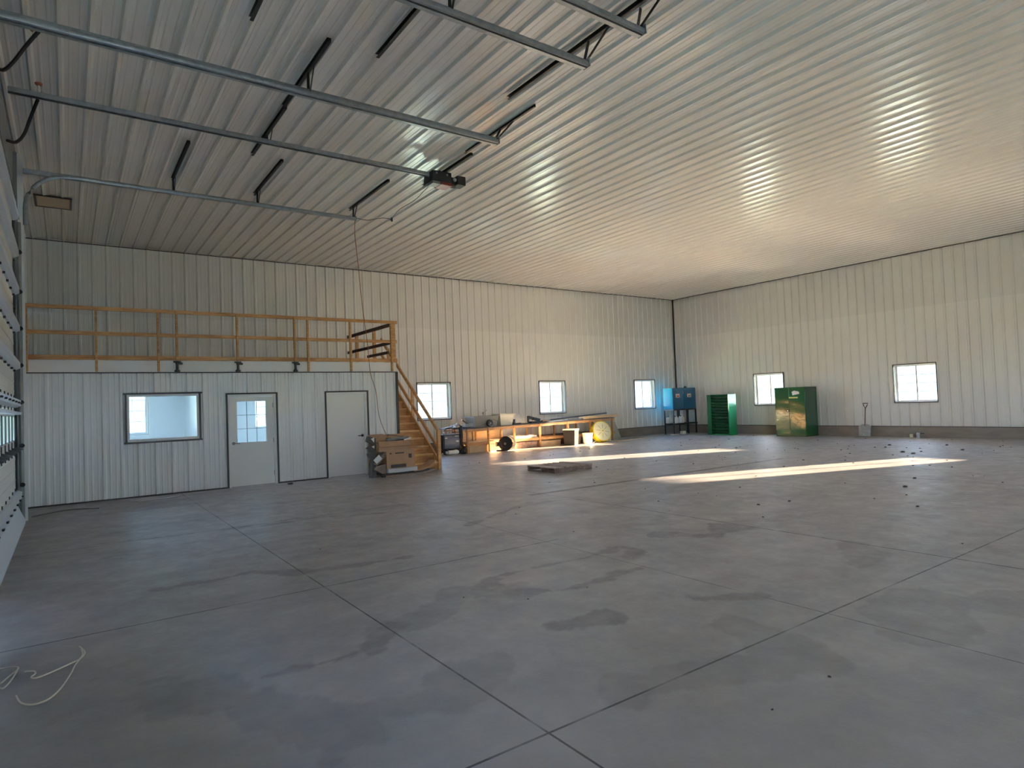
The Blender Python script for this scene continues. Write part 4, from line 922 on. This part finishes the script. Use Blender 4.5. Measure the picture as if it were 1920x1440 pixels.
bm = newbm(); box(bm, -1.2,-.98,-1.25,-1.1,0,.13); tag(obj('white_block', bm, M['plastic_white'], origin=(-1.1,-1.2,0), bevel=.01), 'small white box on the floor under the black stand', 'box')
# ------------------------------------------------------------------ green louvred bin unit
gx0, gx1, gy0, gy1 = -1.25, -.72, -3.65, -2.62
t = thing('louvred_cabinet', 'green steel unit of stacked open bins, left of the two green ones', 'cabinet', ((gx0+gx1)/2, (gy0+gy1)/2, 0))
bm = newbm(); box(bm, gx0+.02, gx1, gy0, gy0+.02, 0, 1.66); obj('side_panel', bm, M['green_lit'], t); bm = newbm(); box(bm, gx0+.02, gx1, gy1-.02, gy1, 0, 1.66); box(bm, gx1-.02, gx1, gy0+.02, gy1-.02, 0, 1.66); box(bm, gx0+.02, gx1-.02, gy0+.02, gy1-.02, 1.64, 1.66); box(bm, gx0+.02, gx1-.02, gy0+.02, gy1-.02, 0, .05)
obj('cabinet_body', bm, M['green'], t)
bm = newbm(); box(bm, gx0, gx0+.02, gy1-.20, gy1, 0, 1.66); box(bm, gx0, gx0+.02, gy0, gy0+.03, 0, 1.66); obj('front_frame', bm, M['greendark'], t)
for k in range(13):
    z = .10+k*.118
    bm = newbm(); prism(bm, [(gx0+.02, gy0+.03, z+.03),(gx0-.0, gy0+.03, z+.045),(gx0+.28, gy0+.03, z-.03),(gx0+.28, gy0+.03, z-.04)], (0, gy1-gy0-.23, 0)); obj('louver', bm, M['louver'], t)
# green two-door cabinet
gx0, gx1, gy0, gy1 = -1.12, -.30, -6.82, -5.62
t = thing('green_cabinet', 'tall glossy dark green two-door cabinet beside the window, right of the louvred one', 'cabinet', ((gx0+gx1)/2, (gy0+gy1)/2, 0))
bm = newbm(); box(bm, gx0+.02, gx1, gy0, gy1, 0, 1.83); obj('cabinet_body', bm, M['greendark'], t, bevel=.01)
ym = -6.2
for a, b_ in ((gy0+.01, ym-.004), (ym+.004, gy1-.01)):
    bm = newbm(); box(bm, gx0, gx0+.02, a, b_, .09, 1.81)
    d = obj('door', bm, M['greendoor'], t, bevel=.006)
bm = newbm(); lathe(bm, [(.001,-.03),(.035,-.03),(.035,0),(.001,0)], (gx0, ym+.05, .96), 'x', 16); h_ = obj('handle', bm, M['black'], t)
bm = newbm(); box(bm, gx0-.035, gx0-.03, ym+.035, ym+.065, .945, .975); obj('keyhole', bm, M['chrome'], h_)
bm = newbm(); box(bm, gx0-.004, gx0, -6.55, -6.20, 1.42, 1.47); obj('yellow_badge', bm, M['labelyellow'], t)
bm = newbm(); prism(bm, [(gx0-.003,-6.62,1.58),(gx0-.003,-6.35,1.53),(gx0-.003,-6.32,1.66),(gx0-.003,-6.42,1.70),(gx0-.003,-6.6,1.66)], (.003,0,0)); obj('worn_sticker', bm, M['label'], t)
# ------------------------------------------------------------------ shovel, pipe fittings on right wall
t = thing('shovel', 'D-handled scoop shovel leaning upright against the right wall', 'shovel', (-.3,-8.5,0))
bm = newbm(); prism(bm, [(-.36,-8.68,.02),(-.36,-8.30,.02),(-.31,-8.28,.36),(-.30,-8.40,.43),(-.30,-8.58,.43),(-.31,-8.70,.36)], (.012,0,.004)); obj('blade', bm, M['galv'], t, bevel=.004)
bm = newbm(); tube(bm, [(-.30,-8.49,.36),(-.20,-8.49,1.0)], .019, 10); obj('shaft', bm, M['oldwood'], t, smoothf=True)
bm = newbm(); tube(bm, [(-.20,-8.49,.98),(-.19,-8.55,1.09),(-.185,-8.57,1.16),(-.185,-8.41,1.16),(-.19,-8.43,1.09),(-.20,-8.49,.98)], .015, 8); obj('grip', bm, M['black'], t)
t = thing('pipe_fitting', 'two short metal pipe caps on the floor at the right wall curb', 'pipe', (-.3,-10.1,0))
bm = newbm(); lathe(bm, [(.001,0),(.06,0),(.06,.1),(.07,.1),(.07,.16),(.001,.16)], (-.25,-10.15,0), 'z', 16); obj('pipe_cap', bm, M['chrome'], t, smoothf=True)
bm = newbm(); lathe(bm, [(.001,0),(.05,0),(.05,.11),(.001,.11)], (-.28,-9.95,0), 'z', 14); obj('pipe_cap', bm, M['plastic_cream'], t, smoothf=True)
bm = newbm(); box(bm, -.22,-.19,-10.3,-10.1,.12,.15); obj('lever', bm, M['black'], t)
# ------------------------------------------------------------------ floor odds
def lie(pts, z=.012): return [(x, y, z) for x, y in pts]
bm = newbm()
tube(bm, smooth(lie([(-23.0,-13.71),(-22.97,-13.88),(-23.0,-14.0),(-23.05,-14.05),(-23.15,-14.14),(-23.23,-14.19),(-23.26,-14.15),(-23.24,-14.1),(-23.25,-14.04),(-23.3,-14.01)])), .005, 6)
tube(bm, smooth(lie([(-22.99,-13.80),(-22.985,-13.92),(-23.03,-14.11),(-23.05,-14.24),(-23.1,-14.47),(-23.15,-14.6),(-23.19,-14.64),(-23.24,-14.64),(-23.29,-14.57),(-23.32,-14.43)], .011)), .005, 6)
tag(obj('white_cable', bm, M['cable'], origin=(-23.1,-14.2,0), smoothf=True), 'loose off-white cable curling on the floor at lower left', 'cable')
bm = newbm()
tube(bm, smooth(lie([(-23.52,-13.80),(-23.44,-13.84),(-23.35,-13.87),(-23.34,-13.94),(-23.38,-14.05),(-23.41,-14.14)])), .005, 6)
tube(bm, smooth(lie([(-23.34,-13.96),(-23.36,-14.12),(-23.39,-14.24),(-23.42,-14.21),(-23.5,-14.15)])), .005, 6)
tag(obj('white_cable', bm, M['cable'], origin=(-23.4,-14,0), smoothf=True), 'second off-white cable looped on the floor, cut by the left picture edge', 'cable')
bm = newbm(); tube(bm, smooth(lie([(-23.56,-5.74),(-23.35,-5.5),(-23.12,-5.32),(-22.88,-5.34),(-22.6,-5.54)], .01)), .009, 6)
tag(obj('extension_lead', bm, M['plastic_grey'], origin=(-23,-5.4,0)), 'thin grey cord on the floor at the corner of office and big door', 'cord')
bm = newbm(); pts = [(-22.1,-4.78),(-21.9,-5.1),(-21.7,-4.98),(-21.5,-5.02),(-21.2,-4.8),(-21.5,-4.86),(-21.8,-4.88)]
prism(bm, [(x,y,.002) for x, y in pts], (0,0,.012)); tag(obj('plastic_scrap', bm, M['plastic_film'], origin=(-21.7,-5,0)), 'strip of clear plastic wrap on the floor below the office window', 'plastic wrap')
bm = newbm(); box(bm, -19.03,-18.93,-4.84,-4.75,0,.03); tag(obj('door_stop', bm, M['black'], origin=(-18.98,-4.8,0), bevel=.008), 'small black wedge on the floor right of the glazed office door', 'wedge')
D = [(-13.38,-12.5,6),(-19.49,-17.31,9),(-20.08,-17.32,8),(-11.69,-14.48,10),(-10.53,-14.16,8),(-11.83,-13.56,4),(-15.53,-14.34,6),(-14.43,-12.79,4),(-15.44,-12.45,6),(-15.98,-13.13,3),(-14.17,-13.9,8),(-10.71,-9.37,6),(-8.83,-3.6,5),(-10.08,-11.34,6),(-10.29,-15.4,5),(-13.17,-14.67,5),(-13.48,-15.38,9),(-15.46,-16.59,5),(-20.31,-14.59,5),(-19.93,-15.0,6),(-19.35,-15.09,4),(-21.13,-15.96,5),(-17.3,-11.26,5),(-17.67,-11.68,4),(-17.89,-13.23,5),(-12.56,-7.94,6),(-12.72,-8.51,4),(-14.54,-10.0,5),(-14.57,-11.37,4),(-6.33,-7.5,6),(-7.63,-7.12,5),(-3.61,-10.72,10),(-5.58,-11.9,12),(-5.9,-12.27,10),(-5.25,-12.19,6),(-3.02,-11.96,8),(-4.37,-12.8,8),(-4.32,-11.8,5),(-3.02,-13.19,5),(-4.36,-10.94,6),(-4.48,-10.71,5),(-5.67,-10.37,5),(-5.28,-10.36,4),(-11.88,-11.84,6),(-14.38,-12.39,4),(-15.11,-9.28,5),(-20.63,-11.83,4)]
camp = Vector((-23.05,-19.27))
bm = newbm(); random.seed(21)
def clod(x, y, sx, sy, h):
    n = random.randint(5, 7); a0 = random.random()*6; pts = []
    for k in range(n):
        a = a0+2*math.pi*k/n; r = random.uniform(.6,1); pts.append((x+math.cos(a)*sx*r, y+math.sin(a)*sy*r, .0005))
    base = [bm.verts.new(p) for p in pts]; top = [bm.verts.new((x+(p[0]-x)*.6, y+(p[1]-y)*.6, h*random.uniform(.7,1))) for p in pts]
    bm.faces.new(top)
    for k in range(n): bm.faces.new((base[k], base[(k+1)%n], top[(k+1)%n], top[k]))
for x, y, w in D:
    dist = (Vector((x,y))-camp).length; s = w*dist/1174*.5; clod(x, y, s, s*.8, min(.035, s*.45))
for k in range(150):
    x = random.uniform(-15,-.6); y = random.uniform(-15,-2.0)
    if random.random() < .5 and x < -9: continue
    s = random.uniform(.012,.035); clod(x, y, s, s, s*.5)
o = obj('dirt_crumbs', bm, M['dirt']); o['kind'] = 'stuff'; tag(o, 'dark crumbs of dried dirt scattered over the concrete floor', 'dirt')
# ------------------------------------------------------------------ outside
bm = newbm(); v = [bm.verts.new(p) for p in ((-300,-300,-.12),(300,-300,-.12),(300,300,-.12),(-300,300,-.12))]; bm.faces.new(v)
m = bpy.data.materials.new('field'); m.use_nodes = True; nt = m.node_tree; b = nt.nodes['Principled BSDF']; b.inputs['Roughness'].default_value = .9
tc = nt.nodes.new('ShaderNodeTexCoord'); n = nt.nodes.new('ShaderNodeTexNoise'); n.inputs['Scale'].default_value = .05; n.inputs['Detail'].default_value = 5
nt.links.new(tc.outputs['Object'], n.inputs[0]); mx = nt.nodes.new('ShaderNodeMix'); mx.data_type = 'RGBA'; mx.inputs[6].default_value = (.22,.26,.10,1); mx.inputs[7].default_value = (.40,.36,.20,1)
nt.links.new(n.outputs[0], mx.inputs[0]); nt.links.new(mx.outputs[2], b.inputs['Base Color'])
o = obj('ground', bm, m, kind='structure')
# ------------------------------------------------------------------ light: sun + sky
sun = bpy.data.lights.new('sun', 'SUN'); sun.energy = 195; sun.angle = math.radians(.8); sun.color = (1.0,.79,.56)
so = bpy.data.objects.new('sun', sun); COL.objects.link(so); so.rotation_euler = Vector((-1,.347,-.176)).to_track_quat('-Z','Y').to_euler()
so.location = (20,-10,8)
w = bpy.data.worlds.new('world'); sc.world = w; w.use_nodes = True; nt = w.node_tree; nt.nodes.clear()
out = nt.nodes.new('ShaderNodeOutputWorld'); bg = nt.nodes.new('ShaderNodeBackground'); tc = nt.nodes.new('ShaderNodeTexCoord'); sx = nt.nodes.new('ShaderNodeSeparateXYZ')
cr = nt.nodes.new('ShaderNodeValToRGB'); cr.color_ramp.elements[0].position = 0; cr.color_ramp.elements[0].color = (.62,.81,1,1); cr.color_ramp.elements[1].position = .7; cr.color_ramp.elements[1].color = (.30,.52,1,1)
nt.links.new(tc.outputs['Generated'], sx.inputs[0]); nt.links.new(sx.outputs[2], cr.inputs[0]); nt.links.new(cr.outputs[0], bg.inputs[0]); nt.links.new(bg.outputs[0], out.inputs[0])
bg.inputs[1].default_value = 24
# light portals at the openings (they emit nothing; they guide sky sampling)
def portal(f, u0, u1, z0, z1):
    a = bpy.data.lights.new('portal', 'AREA'); a.shape = 'RECTANGLE'; a.size = u1-u0; a.size_y = z1-z0; a.cycles.is_portal = True
    o = bpy.data.objects.new('portal', a); COL.objects.link(o); c = Vector(f((u0+u1)/2, (z0+z1)/2, -.2)); o.location = c
    n = Vector(f((u0+u1)/2, (z0+z1)/2, 1))-c; o.rotation_euler = n.to_track_quat('-Z','Z').to_euler()
for x in winA: portal(fA, x, x+1.28, WZ0, WZ1)
for y in winB: portal(fB, y, y+1.28, WZ0, WZ1)
portal(fL, *LD)
portal(lambda u, v, d: (-23.76+d, u, v), -11.2, -6.42, 1.35, 1.72)
# unseen lamps added inside the two office rooms to brighten them
for lx, px in ((-22.1, 7), (-18.3, 12)):
    t = bpy.data.objects['wall_office_partition']; bm = newbm(); box(bm, lx-.6, lx+.6, -2.3, -2.1, 2.41, 2.445); obj('added_lamp_body', bm, M['white_vinyl'], t, kind='structure')
    a = bpy.data.lights.new('office_fill_light', 'AREA'); a.shape = 'RECTANGLE'; a.size = 1.2; a.size_y = .2; a.energy = px; a.color = (.50,.80,1)
    o = bpy.data.objects.new('office_fill_light', a); COL.objects.link(o); o.location = (lx, -2.2, 2.40)
# ------------------------------------------------------------------ camera
f = Vector((.57945021,.81446245,.02980559)); r = Vector((.81489927,-.57838922,-.03748454)); u = Vector((.01329052,-.04600898,.99885261))
cam = bpy.data.cameras.new('camera'); co = bpy.data.objects.new('camera', cam); COL.objects.link(co)
mw = Matrix.Identity(4)
for i in range(3): mw[i][0] = r[i]; mw[i][1] = u[i]; mw[i][2] = -f[i]
mw[0][3], mw[1][3], mw[2][3] = -23.04992, -19.26986, 1.64695
co.matrix_world = mw; cam.sensor_fit = 'HORIZONTAL'; cam.sensor_width = 36; cam.lens = 1174.3472/1920*36; cam.clip_start = .05; cam.clip_end = 1000
sc.camera = co
vs = sc.view_settings; vs.view_transform = 'Standard'; vs.look = 'None'; vs.exposure = 1.75; vs.gamma = 1; vs.use_curve_mapping = False
sc.cycles.use_denoising = True; sc.cycles.max_bounces = 10; sc.cycles.diffuse_bounces = 7; sc.cycles.glossy_bounces = 4; sc.cycles.transparent_max_bounces = 12
sc.cycles.sample_clamp_indirect = 8; sc.cycles.sample_clamp_direct = .68; sc.cycles.caustics_reflective = False; sc.cycles.caustics_refractive = False
